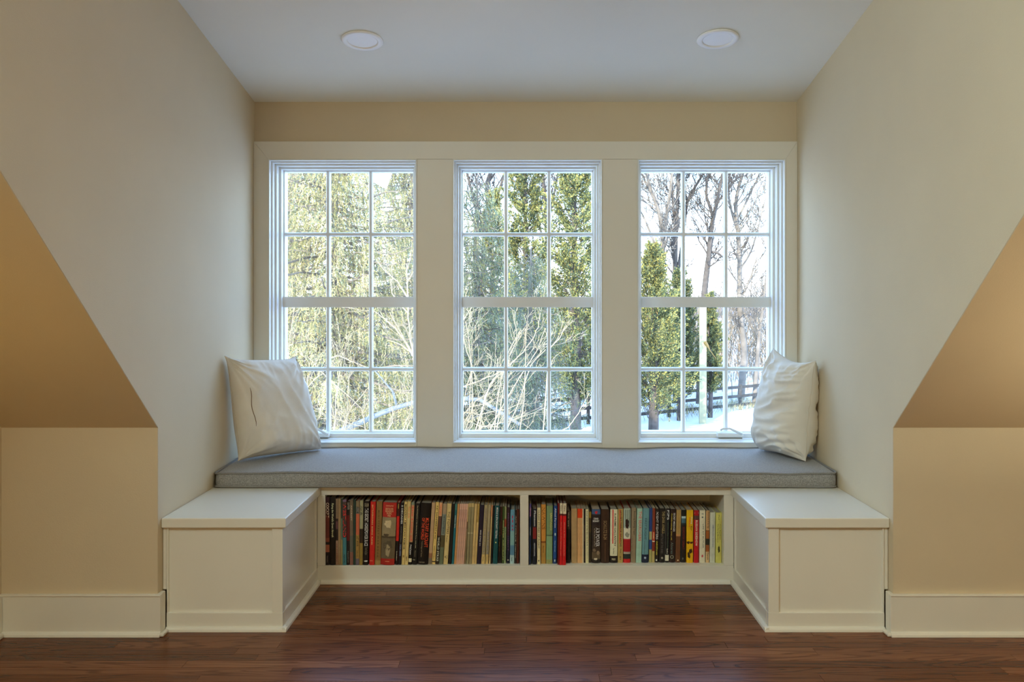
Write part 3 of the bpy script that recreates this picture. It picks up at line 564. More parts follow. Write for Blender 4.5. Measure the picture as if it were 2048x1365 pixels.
BOOKS += [
 (B,668,694,728,742,285,1222,4.002,'thin cream booklet with dark specks right of the pink magazines',[(.3,(190,160,110)),(.42,(110,86,60)),(1,(140,120,88))],[]),
 (B,697,738,745,783,282,1222,4.002,'olive grey thin book with pale bar, left one of a pair',[(.06,(170,150,104)),(.48,(132,122,90)),(.5,(168,160,128)),(1,(130,120,90))],[]),
 (B,741,782,786,824,282,1222,4.002,'olive grey thin book with pale bar, right one of a pair',[(.06,(176,156,108)),(.48,(136,124,92)),(.5,(170,160,128)),(1,(132,120,90))],[]),
 (B,785,820,828,868,288,1222,4.004,'cream spined thin book left of the mustard lettered one',[(1,(192,164,112))],[('journal','d',.70,.93,.3,.6,(130,96,60))]),
 (B,823,856,871,906,292,1222,4.004,'cream thin book with mustard letters at the top',[(.3,(170,142,78)),(1,(186,158,104))],[('WINGS AIRPOWER','d',.03,.30,.2,.75,(110,84,40))]),
 (B,862,924,910,974,308,1222,4.004,'dark navy book titled U.S. SPACE GEAR reading upward',[(1,(32,24,40))],[('U.S. SPACE GEAR','u',.42,.69,.35,.65,(206,200,188))]),
 (B,928,980,978,1030,308,1222,4.006,'buff book with grey printed spine right of the space book',[(.84,(150,134,100)),(1,(196,168,108))],[('REPORT ON THE PLANETS','d',.06,.80,.3,.8,(90,86,86)),('NASA','d',.88,.96,.3,.6,(60,50,40))]),
 (B,984,1040,1034,1076,308,1215,4.006,'buff book with bluish print low on its spine',[(.84,(148,136,108)),(1,(192,164,106))],[('SPACE SCIENCE','d',.45,.83,.3,.8,(70,72,96)),('NASA','d',.88,.96,.3,.6,(60,50,40))]),
 (B,1045,1064,1080,1107,308,1215,4.006,'slim cream booklet beside the black thin book',[(.2,(190,130,90)),(1,(186,160,112))],[]),
 (B,1068,1096,1110,1132,318,1200,4.008,'slim black book left of the teal spacecraft volume',[(1,(20,20,20))],[]),
 (B,1100,1172,1136,1205,320,1205,4.008,'dark teal book titled MISSILE & SPACECRAFT',[(1,(20,70,74))],[('MISSILE & SPACECRAFT TESTING','d',.03,.56,.35,.75,(196,200,180)),('@25','b',.62,.645,.3,.7,(190,180,110))]),
 (B,1182,1212,1208,1230,335,1190,4.015,'slim black brown book next to the teal spacecraft volume',[(1,(34,24,20))],[('wings','d',.25,.8,.4,.7,(110,84,50))]),
 (B,1215,1240,1232,1248,335,1190,4.015,'slim dark book with rust flecks left of the green one',[(.5,(60,30,20)),(1,(36,30,22))],[]),
 (B,1243,1268,1251,1282,330,1190,4.015,'narrow green book with pale lettering',[(1,(54,74,34))],[('FIGHTER AIRCRAFT','d',.25,.95,.3,.8,(170,166,112))]),
 (B,1272,1300,1285,1312,330,1190,4.015,'narrow pale green and red spined book',[(.22,(120,128,90)),(.36,(130,60,40)),(1,(126,140,100))],[('AIR ENCYCLOPEDIA','d',.38,.95,.3,.8,(60,70,50))]),
 (B,1312,1356,1318,1364,345,1200,4.015,'dark plum and navy book left of the sky blue one',[(.5,(44,26,32)),(1,(26,30,46))],[('MESSERSCHMITT','d',.1,.78,.3,.7,(84,56,84)),('@24','b',.93,.95,.2,.8,(160,150,130))]),
 (B,1362,1428,1368,1442,380,1210,4.010,'sky blue book with red pattern and white base label',[(.40,(88,134,158)),(.66,(112,150,152)),(.84,(78,118,146)),(1,(150,176,180))],[('@20','b',.10,.17,.3,.7,(120,50,70)),('@21','b',.18,.25,.3,.7,(120,50,70)),('@22','b',.27,.33,.3,.7,(120,50,70)),('@23','b',.34,.39,.3,.7,(120,50,70)),('Stone','d',.88,.95,.3,.6,(40,50,60))]),
 (B,1434,1458,1446,1466,385,1205,4.012,'very thin black and white spine beside the sky blue book',[(1,(40,36,36))],[('AIR FORCE NOW','d',.1,.9,.3,.75,(170,164,150))]),
 (B,1462,1502,1468,1506,372,1205,4.012,'maroon brown book against the shelf divider, left bay',[(1,(74,32,20))],[]),
 # right bay
 (D,136,162,136,180,292,1215,3.995,'thin dark blue book at the left end of the right bay',[(.22,(70,56,110)),(1,(30,44,72))],[('VIETNAM','d',.06,.2,.3,.8,(190,120,110)),('THE FIGHT','d',.38,.52,.4,.8,(160,170,170))]),
 (D,166,182,183,194,335,1210,4.005,'hair thin green black spine near the shelf divider, right bay',[(1,(34,44,40))],[]),
 (D,186,250,196,250,370,1208,4.000,'navy black book with red block and white slanting title',[(.33,(24,28,40)),(.54,(120,36,36)),(1,(20,26,38))],[('Phantom','d',.03,.31,.3,.8,(196,200,200)),('WEAPONS IN ACTION','d',.61,.85,.35,.65,(190,190,184))]),
 (D,260,310,258,314,350,1208,4.000,'cream book titled CLASSIC STORIES OF FLIGHT',[(1,(202,190,150))],[('CLASSIC STORIES OF FLIGHT','d',.04,.72,.25,.75,(40,36,30)),('@26','b',.92,.95,.3,.7,BK)]),
 (D,320,390,320,394,300,1195,4.010,'orange ochre book titled NAWINS in brown',[(.62,(184,128,58)),(.65,(120,70,30)),(1,(160,122,60))],[('NAWINS','d',.05,.42,.15,.85,(90,52,20)),('Barrett','d',.70,.82,.35,.65,(80,50,24))]),
 (D,396,490,402,498,322,1193,4.010,'pale green book with yellowish edge and light title',[(.5,(110,134,98)),(.52,(70,90,70)),(.93,(120,150,112)),(1,(136,134,84))],[('SANTIAGO','d',.12,.42,.6,.9,(170,160,90)),('@19','b',.95,.97,.3,.7,(90,100,70))]),
 (D,500,552,508,568,322,1185,4.010,'royal blue book titled Allied Parties in white script',[(.9,(34,70,128)),(1,(28,54,100))],[('Allied Parties','d',.04,.38,.3,.75,(190,204,210)),('@18','b',.46,.52,.25,.8,(150,190,220)),('Gardiner','d',.60,.80,.4,.65,(120,150,190)),('@17','b',.92,.97,.3,.7,(150,180,200))]),
 (D,570,594,572,600,282,1215,3.995,'dark red thin book left of the two bright red ones',[(1,(110,22,22))],[]),
 (D,598,638,604,648,282,1215,3.990,'left one of two bright red books with white top labels',[(.17,(206,190,164)),(.20,(90,30,28)),(1,(186,26,30))],[('Gene','d',.03,.13,.3,.75,(70,60,50)),('the last of the fighting men','d',.30,.85,.4,.6,(214,130,110))]),
 (D,642,694,652,704,286,1215,3.990,'right one of two bright red books with white top labels',[(.17,(206,190,164)),(.20,(90,30,28)),(1,(186,26,30))],[('Gene','d',.03,.13,.3,.75,(70,60,50)),('World at War and wonderful','d',.30,.85,.4,.6,(214,130,110))]),
 (D,702,758,712,768,400,1185,4.020,'black book with grey sloping top right of the red pair',[(.35,(60,52,44)),(1,(24,18,18))],[('the ace','d',.02,.3,.3,.6,(150,144,130))]),
 (D,780,868,776,866,362,1193,4.020,'wide tan paper spine left of the orange topped magazines',[(1,(160,132,92))],[]),
]
for k, (b0, nm) in enumerate(((872, 'left'), (897, 'middle'), (922, 'right'))):
    BOOKS.append((D,b0,b0+23,b0,b0+23,366,1193,4.020,'%s one of the three orange topped beige magazines' % nm,[(.17,(214,60,22)),(1,(200,156,108))],[('MAGAZINE OF FLIGHT','d',.2,.9,.45,.6,(150,110,70))]))
BOOKS += [
 (D,947,964,947,964,368,1193,4.022,'slim white spine right of the orange topped magazines',[(1,(206,192,160))],[]),
 (D,967,990,967,990,368,1193,4.022,'slim black speckled book left of the white bold titled one',[(.3,(26,22,22)),(.6,(60,50,42)),(1,(34,28,26))],[]),
 (D,994,1040,992,1042,375,1196,4.020,'white narrow book with bold black title running down',[(1,(208,196,156))],[('ROSCOE TURNER OF THE THIRD REICH AND ITS PILOTS','d',.03,.68,.3,.7,(26,22,20)),('facts and figures of the air','d',.70,.97,.35,.62,(90,80,64))]),
 (D,1044,1078,1046,1080,412,1188,4.024,'olive and mottled black book left of AIR POWER',[(.12,(130,104,40)),(.4,(66,54,34)),(1,(46,40,32))],[]),
 (D,1085,1218,1088,1220,375,1188,4.022,'thick black photographic book titled AIR POWER in white',[(.09,(60,84,120)),(.30,(38,30,32)),(.68,(48,38,34)),(.80,(56,44,36)),(.93,(86,72,54)),(1,(30,24,22))],[('STEPHEN\nBUDIANSKY','h',.155,.235,.12,.86,(186,180,164)),('AIR POWER','d',.34,.69,.45,.90,(206,200,180)),('The Men, Machines, and Ideas','d',.35,.69,.26,.36,(150,140,124)),('@13','b',.02,.09,.3,.7,(150,30,34)),('@15','b',.72,.80,.1,.5,(90,76,60)),('@16','b',.76,.86,.5,.95,(110,94,74)),('@14','b',.90,.95,.2,.7,(160,150,130))]),
 (D,1226,1352,1228,1354,375,1190,4.022,'thick plain brown book with faint tan title right of AIR POWER',[(1,(52,34,24))],[('SCHULTZ B-24','d',.21,.56,.30,.70,(110,90,62)),('I','h',.62,.97,.48,.52,(96,70,48))]),
 (D,1362,1474,1366,1482,375,1180,4.024,'white and black book titled SUPREME GALLANTRY with red stripe',[(.87,(210,200,172)),(1,(28,20,18))],[('SUPREME GALLANTRY','d',.07,.69,.55,.80,(30,26,24)),('Tony Holmes','d',.72,.83,.35,.6,(60,54,46)),('PRESS','h',.915,.95,.25,.75,(190,160,130))]),
 (D,1482,1560,1486,1566,370,1180,4.024,'khaki book titled TERROR WEAPONS right of SUPREME GALLANTRY',[(1,(160,138,82))],[("HITLER'S TERROR WEAPONS",'d',.03,.70,.35,.72,(50,38,24)),('Price','d',.74,.82,.4,.65,(60,46,30)),('RY','d',.88,.95,.3,.65,(70,50,26))]),
 (E_,-26,80,-24,90,360,1175,4.026,'white book with black aircraft shapes over a red lower band',[(.36,(150,164,152)),(.56,(196,194,176)),(.58,(170,60,60)),(.80,(150,24,30)),(.84,(150,140,126)),(.93,(36,44,40)),(1,(170,30,30))],[('I I I','h',.02,.3,.25,.85,(30,40,36)),('@1','b',.17,.40,.2,.8,(36,14,14)),('@2','b',.43,.54,.15,.85,(110,112,100))]),
 (E_,88,160,96,174,352,1170,4.026,'grey taupe book titled Bombing Rising Tiger',[(1,(128,114,92))],[('Beating Rising Tiger','d',.06,.50,.42,.8,(50,40,32)),('a Flying Tigers Memoir','d',.52,.92,.1,.3,(70,60,48))]),
 (E_,164,248,182,268,362,1170,4.026,'pale aqua book titled THE SEARCHERS in red',[(1,(146,178,162))],[('THE SEARCHERS','d',.05,.60,.35,.85,(176,50,54)),('Robert Frank','d',.64,.9,.45,.62,(110,134,120))]),
 (E_,254,350,272,370,358,1170,4.026,'steel blue book titled FIRST FLIGHT with navy base',[(.85,(92,134,142)),(1,(26,34,56))],[('FIRST FLIGHT','d',.18,.58,.30,.62,(44,62,72)),('the story of the Wright brothers','d',.60,.84,.25,.45,(60,60,70)),('@12','b',.88,.94,.3,.7,(120,134,150))]),
 (E_,362,404,373,414,358,1168,4.028,'slim royal blue book with pale patch, left of the brick red one',[(.43,(40,64,120)),(.58,(150,152,110)),(.76,(46,72,124)),(1,(150,144,90))],[('flying','d',.14,.40,.3,.7,(24,36,90))]),
 (E_,407,448,417,462,358,1168,4.028,'slim brick red book with cream base right of the royal blue one',[(.43,(116,50,34)),(.60,(170,50,30)),(.62,(200,190,160)),(.79,(120,44,30)),(1,(166,150,96))],[('ARMY','d',.44,.58,.25,.75,(200,160,120))]),
 (E_,455,505,470,522,366,1165,4.028,'black book titled NIGHT FIGHTERS over a yellow subtitle',[(.60,(34,26,24)),(.85,(44,32,20)),(1,(34,28,24))],[('NIGHT FIGHTERS','d',.06,.57,.1,.75,(214,206,184)),('Luftwaffe & RAF air combat','d',.60,.86,.25,.7,(190,160,60)),('I','h',.94,.97,.2,.6,(200,190,160))]),
 (E_,514,600,526,610,362,1168,4.028,'black book titled THE DARK ANGELS in dull gold',[(1,(28,24,22))],[('THE DARK ANGELS','d',.05,.46,.45,.95,(140,124,84)),('BATTLE OF THE SKIES','d',.47,.83,.3,.7,(70,66,64)),('@11','b',.89,.94,.3,.75,(130,126,116))]),
 (E_,606,662,616,684,362,1168,4.028,'black book with bold white FIPS at the top and white label',[(.86,(24,22,26)),(.97,(190,186,166)),(1,(24,22,22))],[('FIPS','d',.03,.21,.35,.9,(220,216,196)),('Legendary U-Boat Commander','d',.24,.73,.5,.75,(80,104,80)),('Geoffrey','d',.74,.84,.3,.7,(170,166,150))]),
 (E_,668,760,690,774,372,1168,4.028,'dark brown book titled SECRET MESSAGES with yellow subtitle',[(1,(38,24,20))],[('SECRET MESSAGES','d',.07,.42,.55,.88,(206,200,184)),('Codebreaking 1941-45','d',.08,.58,.12,.36,(160,144,50)),('Alvarez','d',.62,.84,.2,.6,(70,84,80)),('O','h',.86,.93,.1,.75,(120,120,100))]),
 (E_,764,836,782,852,384,1168,4.028,'tan book with rusty brown lower half',[(.46,(156,128,76)),(.50,(170,124,80)),(1,(92,58,34))],[('Code Warriors','d',.06,.42,.3,.65,(120,90,44)),('@8','b',.94,.975,.3,.7,(170,150,120))]),
 (E_,842,920,858,926,384,1168,4.028,'black book with small blue mountain picture and dark red letters',[(.12,(20,24,22)),(.16,(150,170,176)),(.25,(60,90,104)),(.29,(30,40,44)),(1,(30,22,20))],[('SHADOW GREAT','d',.32,.75,.3,.75,(96,30,22)),('@9','b',.9,.95,.2,.6,(80,80,70))]),
 (E_,930,1030,934,1034,386,1180,4.024,'bright yellow book with red and black title and black figures',[(.60,(222,158,14)),(.615,(60,40,10)),(.64,(190,130,10)),(1,(220,156,14))],[('Hunting','d',.13,.26,.6,.88,(240,220,150)),('for','d',.30,.39,.6,.85,(40,20,10)),('Nazis','d',.14,.32,.32,.58,(196,70,20)),('@3','b',.72,.83,.3,.95,(44,28,8)),('@4','b',.78,.93,.1,.6,(44,28,8)),('@5','b',.585,.65,.02,.5,(44,28,8)),('@6','b',.60,.64,.5,.97,(44,28,8))]),
 (E_,1040,1116,1043,1124,390,1180,4.024,'red book titled RUSSIAN SIDESHOW in white',[(.10,(150,22,28)),(.18,(80,50,46)),(1,(164,24,30))],[('RUSSIAN SIDESHOW','d',.19,.68,.3,.75,(220,170,150)),('=','h',.04,.06,.1,.9,(210,170,150)),('I L','h',.9,.95,.2,.8,(120,20,20))]),
 (E_,1126,1214,1130,1220,390,1182,4.024,'off white book titled LIFE AT BUTLER with small emblems',[(1,(196,190,166))],[('LIFE AT BUTLER','d',.26,.72,.5,.75,(90,88,80)),('the story of an airfield','d',.20,.78,.3,.4,(150,140,124)),('@27','b',.11,.15,.3,.65,(70,76,70)),('@10','b',.84,.9,.3,.7,(150,60,60)),('@28','b',.05,.08,.25,.75,(110,110,100))]),
 (E_,1222,1276,1228,1284,394,1172,4.026,'narrow brown and black banded book right of the off white one',[(.38,(176,140,96)),(.39,(30,20,16)),(.54,(140,80,36)),(.66,(40,40,30)),(.79,(140,80,40)),(1,(190,160,116))],[('Documents of the Age','d',.02,.34,.3,.9,(60,34,20)),('Dantyk','d',.81,.95,.25,.75,(60,40,26))]),
 (E_,1284,1362,1290,1370,420,1180,4.024,'light grey book titled AMERICAN RAIDERS',[(1,(178,180,164))],[('AMERICAN RAIDERS','d',.24,.69,.45,.70,(70,80,96)),('Samuel','d',.04,.11,.45,.65,(130,136,130)),('Wolfgang','d',.82,.96,.4,.6,(130,136,130))]),
 (E_,1370,1462,1378,1468,425,1180,4.024,'yellow green book of flying machines at the right end of the shelf',[(1,(180,176,92))],[('Those Magnificent','d',.22,.54,.60,.80,(60,60,30)),('The Flying Machines','d',.22,.60,.22,.44,(60,60,30)),('Paul','d',.05,.14,.4,.6,(90,90,50)),('@7','b',.64,.82,.3,.75,(40,40,16))]),
]
_tc = {}
def text_mesh(s):
    if s in _tc: return _tc[s]
    cu = bpy.data.curves.new('lettering', 'FONT'); cu.body = s; cu.resolution_u = 2; cu.offset = .012; cu.align_x = 'CENTER'; cu.space_line = .85
    ob = bpy.data.objects.new('lettering', cu); me = bpy.data.meshes.new_from_object(ob); bpy.data.objects.remove(ob)
    co_ = np.zeros(len(me.vertices)*3); me.vertices.foreach_get('co', co_); co_ = co_.reshape(-1, 3)
    fs = [tuple(p.vertices) for p in me.polygons]
    bpy.data.meshes.remove(me); mn, mx = co_.min(0), co_.max(0)
    co_ = (co_-mn)/np.maximum(mx-mn, 1e-6)
    _tc[s] = (co_, fs); return _tc[s]
GAIN = 1.5
for (ox, b0, b1, t0, t1, ty, by, Y, label, bands, texts) in BOOKS:
    X = lambda c: (ox+c/7.58-VX)*Y/F
    xb0, xb1, xt0, xt1 = X(b0), X(b1), X(t0), X(t1)
    t = max(.0022, min(xb1-xb0, xt1-xt0)*.985)
    ztop_ = CAMZ-(970+ty/7.58-VY)*Y/F; h = min(ztop_, OT-.004)-SZ
    lean = math.atan2((xt0+xt1)/2-(xb0+xb1)/2, h)
    h = h*math.cos(lean)
    left = ox < 1000
    d = min(.215, h*.66) if left else min(.175, h*.66)
    root = thing('book', ((xb0+xb1)/2, Y, SZ+.0003+abs(math.sin(lean))*t/2), label, 'book', 'books in the left bay' if left else 'books in the right bay')
    root.rotation_euler = (0, lean, 0)
    hard = t > .009; bt = .0018 if hard else .0006; bul = t*.12 if hard else t*.05
    mats = []; m = MB()
    def mi(rgb):
        mt = book_mat(rgb, GAIN); 
        if mt not in mats: mats.append(mt)
        return mats.index(mt)
    K_ = 5; zc_ = h; prev = 0.0
    for (fr, rgb) in bands:
        za, zb_ = h*(1-prev), h*(1-fr); prev = fr; k = mi(rgb)
        pr = [(-t/2+t*j/K_, -bul*(1-(2*j/K_-1)**2)) for j in range(K_+1)]+[(t/2-bt, bt+.0004), (-t/2+bt, bt+.0004)]
        n_ = len(pr); vs = [(p[0], p[1], zb_) for p in pr]+[(p[0], p[1], za) for p in pr]
        fs = [(i, (i+1) % n_, (i+1) % n_+n_, i+n_) for i in range(n_)]
        if fr >= 1: fs.append(tuple(range(n_))[::-1])
        if zc_ == za: fs.append(tuple(range(n_, 2*n_)))
        m.add(vs, fs, k)
    kb = mi(bands[len(bands)//2][1])
    m.box(-t/2, -t/2+bt, 0, d, 0, h, kb); m.box(t/2-bt, t/2, 0, d, 0, h, kb)
    me = bpy.data.meshes.new('cover'); me.from_pydata(m.v, [], m.f)
    for q_ in mats: me.materials.append(q_)
    me.polygons.foreach_set('material_index', m.m)
    o = bpy.data.objects.new('cover', me); C.objects.link(o); o.parent = root
    ins = .003 if hard else .0004
    m = MB().box(-t/2+bt, t/2-bt, bt+.0006, d-ins, ins, h-ins)
    me = bpy.data.meshes.new('page_block'); me.from_pydata(m.v, [], m.f); me.materials.append(M_PAGE if (b0 % 2) else M_PAGEG)
    o = bpy.data.objects.new('page_block', me); C.objects.link(o); o.parent = root
    for (s, way, f0, f1, l, r_, rgb) in texts:
        if s[0] == '@':      # a printed emblem or dark figure without letters
            gg = random.Random(int(s[1:])); k_ = 18; rr_ = [.62+.38*gg.random() for _ in range(k_)]
            co_ = np.array([(.5, .5, 0)]+[(.5+.5*rr_[i]*math.cos(2*math.pi*i/k_), .5+.5*rr_[i]*math.sin(2*math.pi*i/k_), 0) for i in range(k_)]); fs = [(0, i+1, (i+1) % k_+1) for i in range(k_)]
        else: co_, fs = text_mesh(s)
        z1, z0 = h*(1-f0), h*(1-f1); x0, x1 = -t/2+t*l, -t/2+t*r_
        u, v = co_[:, 0], co_[:, 1]
        if way == 'd': xx = x0+(x1-x0)*v; zz = z1-(z1-z0)*u
        elif way == 'u': xx = x1-(x1-x0)*v; zz = z0+(z1-z0)*u
        else: xx = x0+(x1-x0)*u; zz = z0+(z1-z0)*v
        yy = -bul*(1-(2*xx/t)**2)-.0004
        nm_ = 'emblem' if s[0] == '@' else 'lettering'; me = bpy.data.meshes.new(nm_); me.from_pydata(list(zip(xx.tolist(), yy.tolist(), zz.tolist())), [], fs)
        me.materials.append(book_mat(rgb, 2.3)); o = bpy.data.objects.new(nm_, me); C.objects.link(o); o.parent = root
    if 'SUPREME' in label:
        m = MB().box(-t*.20, -t*.07, -bul-.0003, -bul+.001, h*.36, h*.995)
        me = bpy.data.meshes.new('red_stripe'); me.from_pydata(m.v, [], m.f); me.materials.append(book_mat((190, 30, 40), GAIN)); o = bpy.data.objects.new('red_stripe', me); C.objects.link(o); o.parent = root

# ------------------------------------------------------------------ outdoors
GZ = -4.72
def ground_z(x, y): return GZ+.10*noise.noise(Vector((x*.07, y*.07, 3)))*min(1, y/30)+.03*noise.noise(Vector((x*.5, y*.5, 1)))
m = MB(); nxg, nyg = 90, 110
for j in range(nyg+1):
    y = 5.2+(j/nyg)**1.7*300
    for i in range(nxg+1):
        x = (i/nxg-.5)*(60+y*1.5); m.v.append((x, y, ground_z(x, y)))
for j in range(nyg):
    for i in range(nxg): a = j*(nxg+1)+i; m.f.append((a, a+1, a+nxg+2, a+nxg+1)); m.m.append(0)
o = struct(m.build('ground', M_SNOW, smooth=True))
m = MB()
for j in range(9):
    for i in range(81):
        x = -400+i*10; y = 300+j*14
        m.v.append((x, y, GZ-2+(j/8)*9.0*(1+.35*noise.noise(Vector((x*.006, 2, 0))))+1.2*noise.noise(Vector((x*.05, y*.05, 0)))))
for j in range(8):
    for i in range(80): a = j*81+i; m.f.append((a, a+1, a+82, a+81)); m.m.append(0)
struct(m.build('distant_hill', principled('far_hill_woods', (.17, .145, .145), .95, .1, .35, .08), smooth=True))

class LeafBag:
    def __init__(s): s.c = []; s.d = []; s.w = []; s.mi = []
    def add(s, c, d, w_, mi): s.c.append(c); s.d.append(d); s.w.append(w_); s.mi.append(mi)
    def mesh(s, name, mats, org=(0, 0, 0)):
        c = np.concatenate(s.c)-np.array(org); d = np.concatenate(s.d); w_ = np.concatenate(s.w); mi = np.concatenate(s.mi)
        n = len(c); v = np.empty((n, 4, 3)); v[:, 0] = c-d/2; v[:, 1] = c+w_-d*.05; v[:, 2] = c+d/2; v[:, 3] = c-w_-d*.05
        me = bpy.data.meshes.new(name); me.vertices.add(n*4); me.vertices.foreach_set('co', v.ravel())
        me.loops.add(n*4); me.loops.foreach_set('vertex_index', np.arange(n*4)); me.polygons.add(n)
        me.polygons.foreach_set('loop_start', np.arange(n)*4); me.polygons.foreach_set('loop_total', np.full(n, 4))
        for m_ in mats: me.materials.append(m_)
        me.polygons.foreach_set('material_index', mi.astype(np.int32)); me.update(calc_edges=True); return me
def unit(a): return a/np.maximum(np.linalg.norm(a, axis=-1, keepdims=True), 1e-9)
rng = np.random.default_rng(5)
def put_mesh(name, me, root, kind=None):
    o = bpy.data.objects.new(name, me); C.objects.link(o); o.parent = root
    if kind: o['kind'] = kind
    return o

def cedar_meshes(h, rad, n_pl, seed, base=.08, mats=L_CED, per=230, size=.105, taper=1.0, weights=(.42, .33, .20, .05)):
    """upright plumes of scale leaves round a trunk; local coordinates, base at the origin"""
    g = np.random.default_rng(seed); bag = LeafBag(); wood = MB()
    wood.tube([(0, 0, -.3), (.05, 0, h*.3), (-.04, .03, h*.6), (0, 0, h*.95)], [rad*.14, rad*.11, rad*.07, .02], 7)
    for k in range(n_pl):
        t = base+(1-base)*(k+g.random())/n_pl; a = g.random()*2*math.pi
        rag = .5+.85*g.random()**1.4
        env = rad*min(1, (t-base+.03)*6)**.6*max(.10, (1-t)**(.7*taper))*1.15*rag*(1+.2*math.sin(a*3+t*9+seed))
        z0 = h*t; L = (.8+.9*g.random())*min(1.0, .4+(1-t))*max(.55, rad/1.5)
        root_ = np.array([math.cos(a)*env*.2, math.sin(a)*env*.2, z0-L*.45]); tip = np.array([math.cos(a)*env, math.sin(a)*env, z0+L*.55])
        ax = tip-root_; al = np.linalg.norm(ax)
        if k % 2 == 0: wood.tube([tuple(root_*[.2, .2, 1]), tuple(root_), tuple(root_+ax*.7)], [.035, .022, .008], 4)
        # side sprays off the plume axis, each a flat pointed tuft
        nsp = 9; out = np.array([math.cos(a), math.sin(a), .25])
        for q in range(nsp):
            f = .2+.8*(q+g.random())/nsp; c0 = root_+ax*f; m_ = per//nsp
            dv = unit(unit(ax)*.9+out*.5+g.normal(size=3)*.55); Ls = (.55-.38*f)*L*(.6+.6*g.random())+.12
            s_ = g.random(m_)**.8; wdt = Ls*.30*(1-s_)**.8+.02
            sd = unit(np.cross(dv, g.normal(size=3)))
            c = c0+dv*(s_*Ls)[:, None]+sd*(wdt*g.normal(size=m_)*.55)[:, None]+g.normal(size=(m_, 3))*.025
            d = unit(dv+g.normal(size=(m_, 3))*.45)*(size*(.6+.9*g.random(m_)))[:, None]
            w_ = unit(np.cross(d, g.normal(size=(m_, 3))))*(size*.19*(.6+.8*g.random(m_)))[:, None]
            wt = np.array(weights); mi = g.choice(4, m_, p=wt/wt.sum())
            dk = g.random(m_) < (.75*(1-f)+.25*(1-s_)); mi[dk] = g.choice([1, 2], int(dk.sum()), p=[.45, .55])  # sun and shade put into leaf colour: darker inside the plume, yellower tips
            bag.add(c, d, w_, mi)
    return bag, wood
def cedar(x, y, h, rad, n_pl, seed, label, group, **kw):
    root = thing('cedar_tree', (x, y, ground_z(x, y)), label, 'tree', group)
    bag, wood = cedar_meshes(h, rad, n_pl, seed, **kw)
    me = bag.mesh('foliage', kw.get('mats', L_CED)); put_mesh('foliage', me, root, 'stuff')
    mw = bpy.data.meshes.new('trunk'); mw.from_pydata(wood.v, [], wood.f); mw.materials.append(M_BARK); put_mesh('trunk', mw, root)
    return root
def copy_tree(src, loc, rz, sc_, label):
    c = src.copy(); C.objects.link(c); c.location = loc; c.rotation_euler = (0, 0, rz); c.scale = (sc_,)*3; c['label'] = label
    for ch in src.children: d = ch.copy(); C.objects.link(d); d.parent = c
    return c
X_ = lambda px, Y: (px-VX)*Y/F
GC = 'cedars along the fence'
c1 = cedar(X_(1052, 37), 37, 14.5, 1.35, 290, 11, 'tall narrow cedar in the middle panes of the centre window', GC, base=.16)
c2 = cedar(X_(1150, 35.5), 35.5, 14.0, 1.75, 350, 12, 'broad sunlit cedar behind the right panes of the centre window', GC, base=.14)
c3 = cedar(X_(1306, 39), 39, 8.2, 1.8, 230, 13, 'short yellow green cedar in the left panes of the right window', GC, base=.16)
cedar(X_(1360, 44.6), 44.6, 7.4, 1.35, 210, 14, 'dark green cedar filling the gap beside the pale reflection shaft', GC, base=.16, weights=(.12, .3, .55, .03))
cedar(X_(1420, 45.8), 45.8, 6.2, 1.0, 150, 15, 'small pointed cedar standing right behind the pale reflection shaft', GC, base=.22, weights=(.3, .35, .33, .02))
cedar(X_(985, 42), 42, 11.0, 1.6, 210, 16, 'ragged cedar with rusty tips left of the tall narrow one', GC, base=.10, weights=(.32, .3, .22, .16))
cedar(X_(1222, 41), 41, 11.0, 1.5, 220, 17, 'cedar hidden mostly by the casing between centre and right windows', GC, base=.14)
copy_tree(c2, (-16, 33, GZ), 1.0, .95, 'cedar far left of the spruce beyond the left window')
copy_tree(c1, (-22, 37, GZ), 2.0, .9, 'outermost cedar on the far left beyond the lawn')
copy_tree(c1, (24, 58, GZ), .5, .8, 'cedar far beyond the fence on the right')

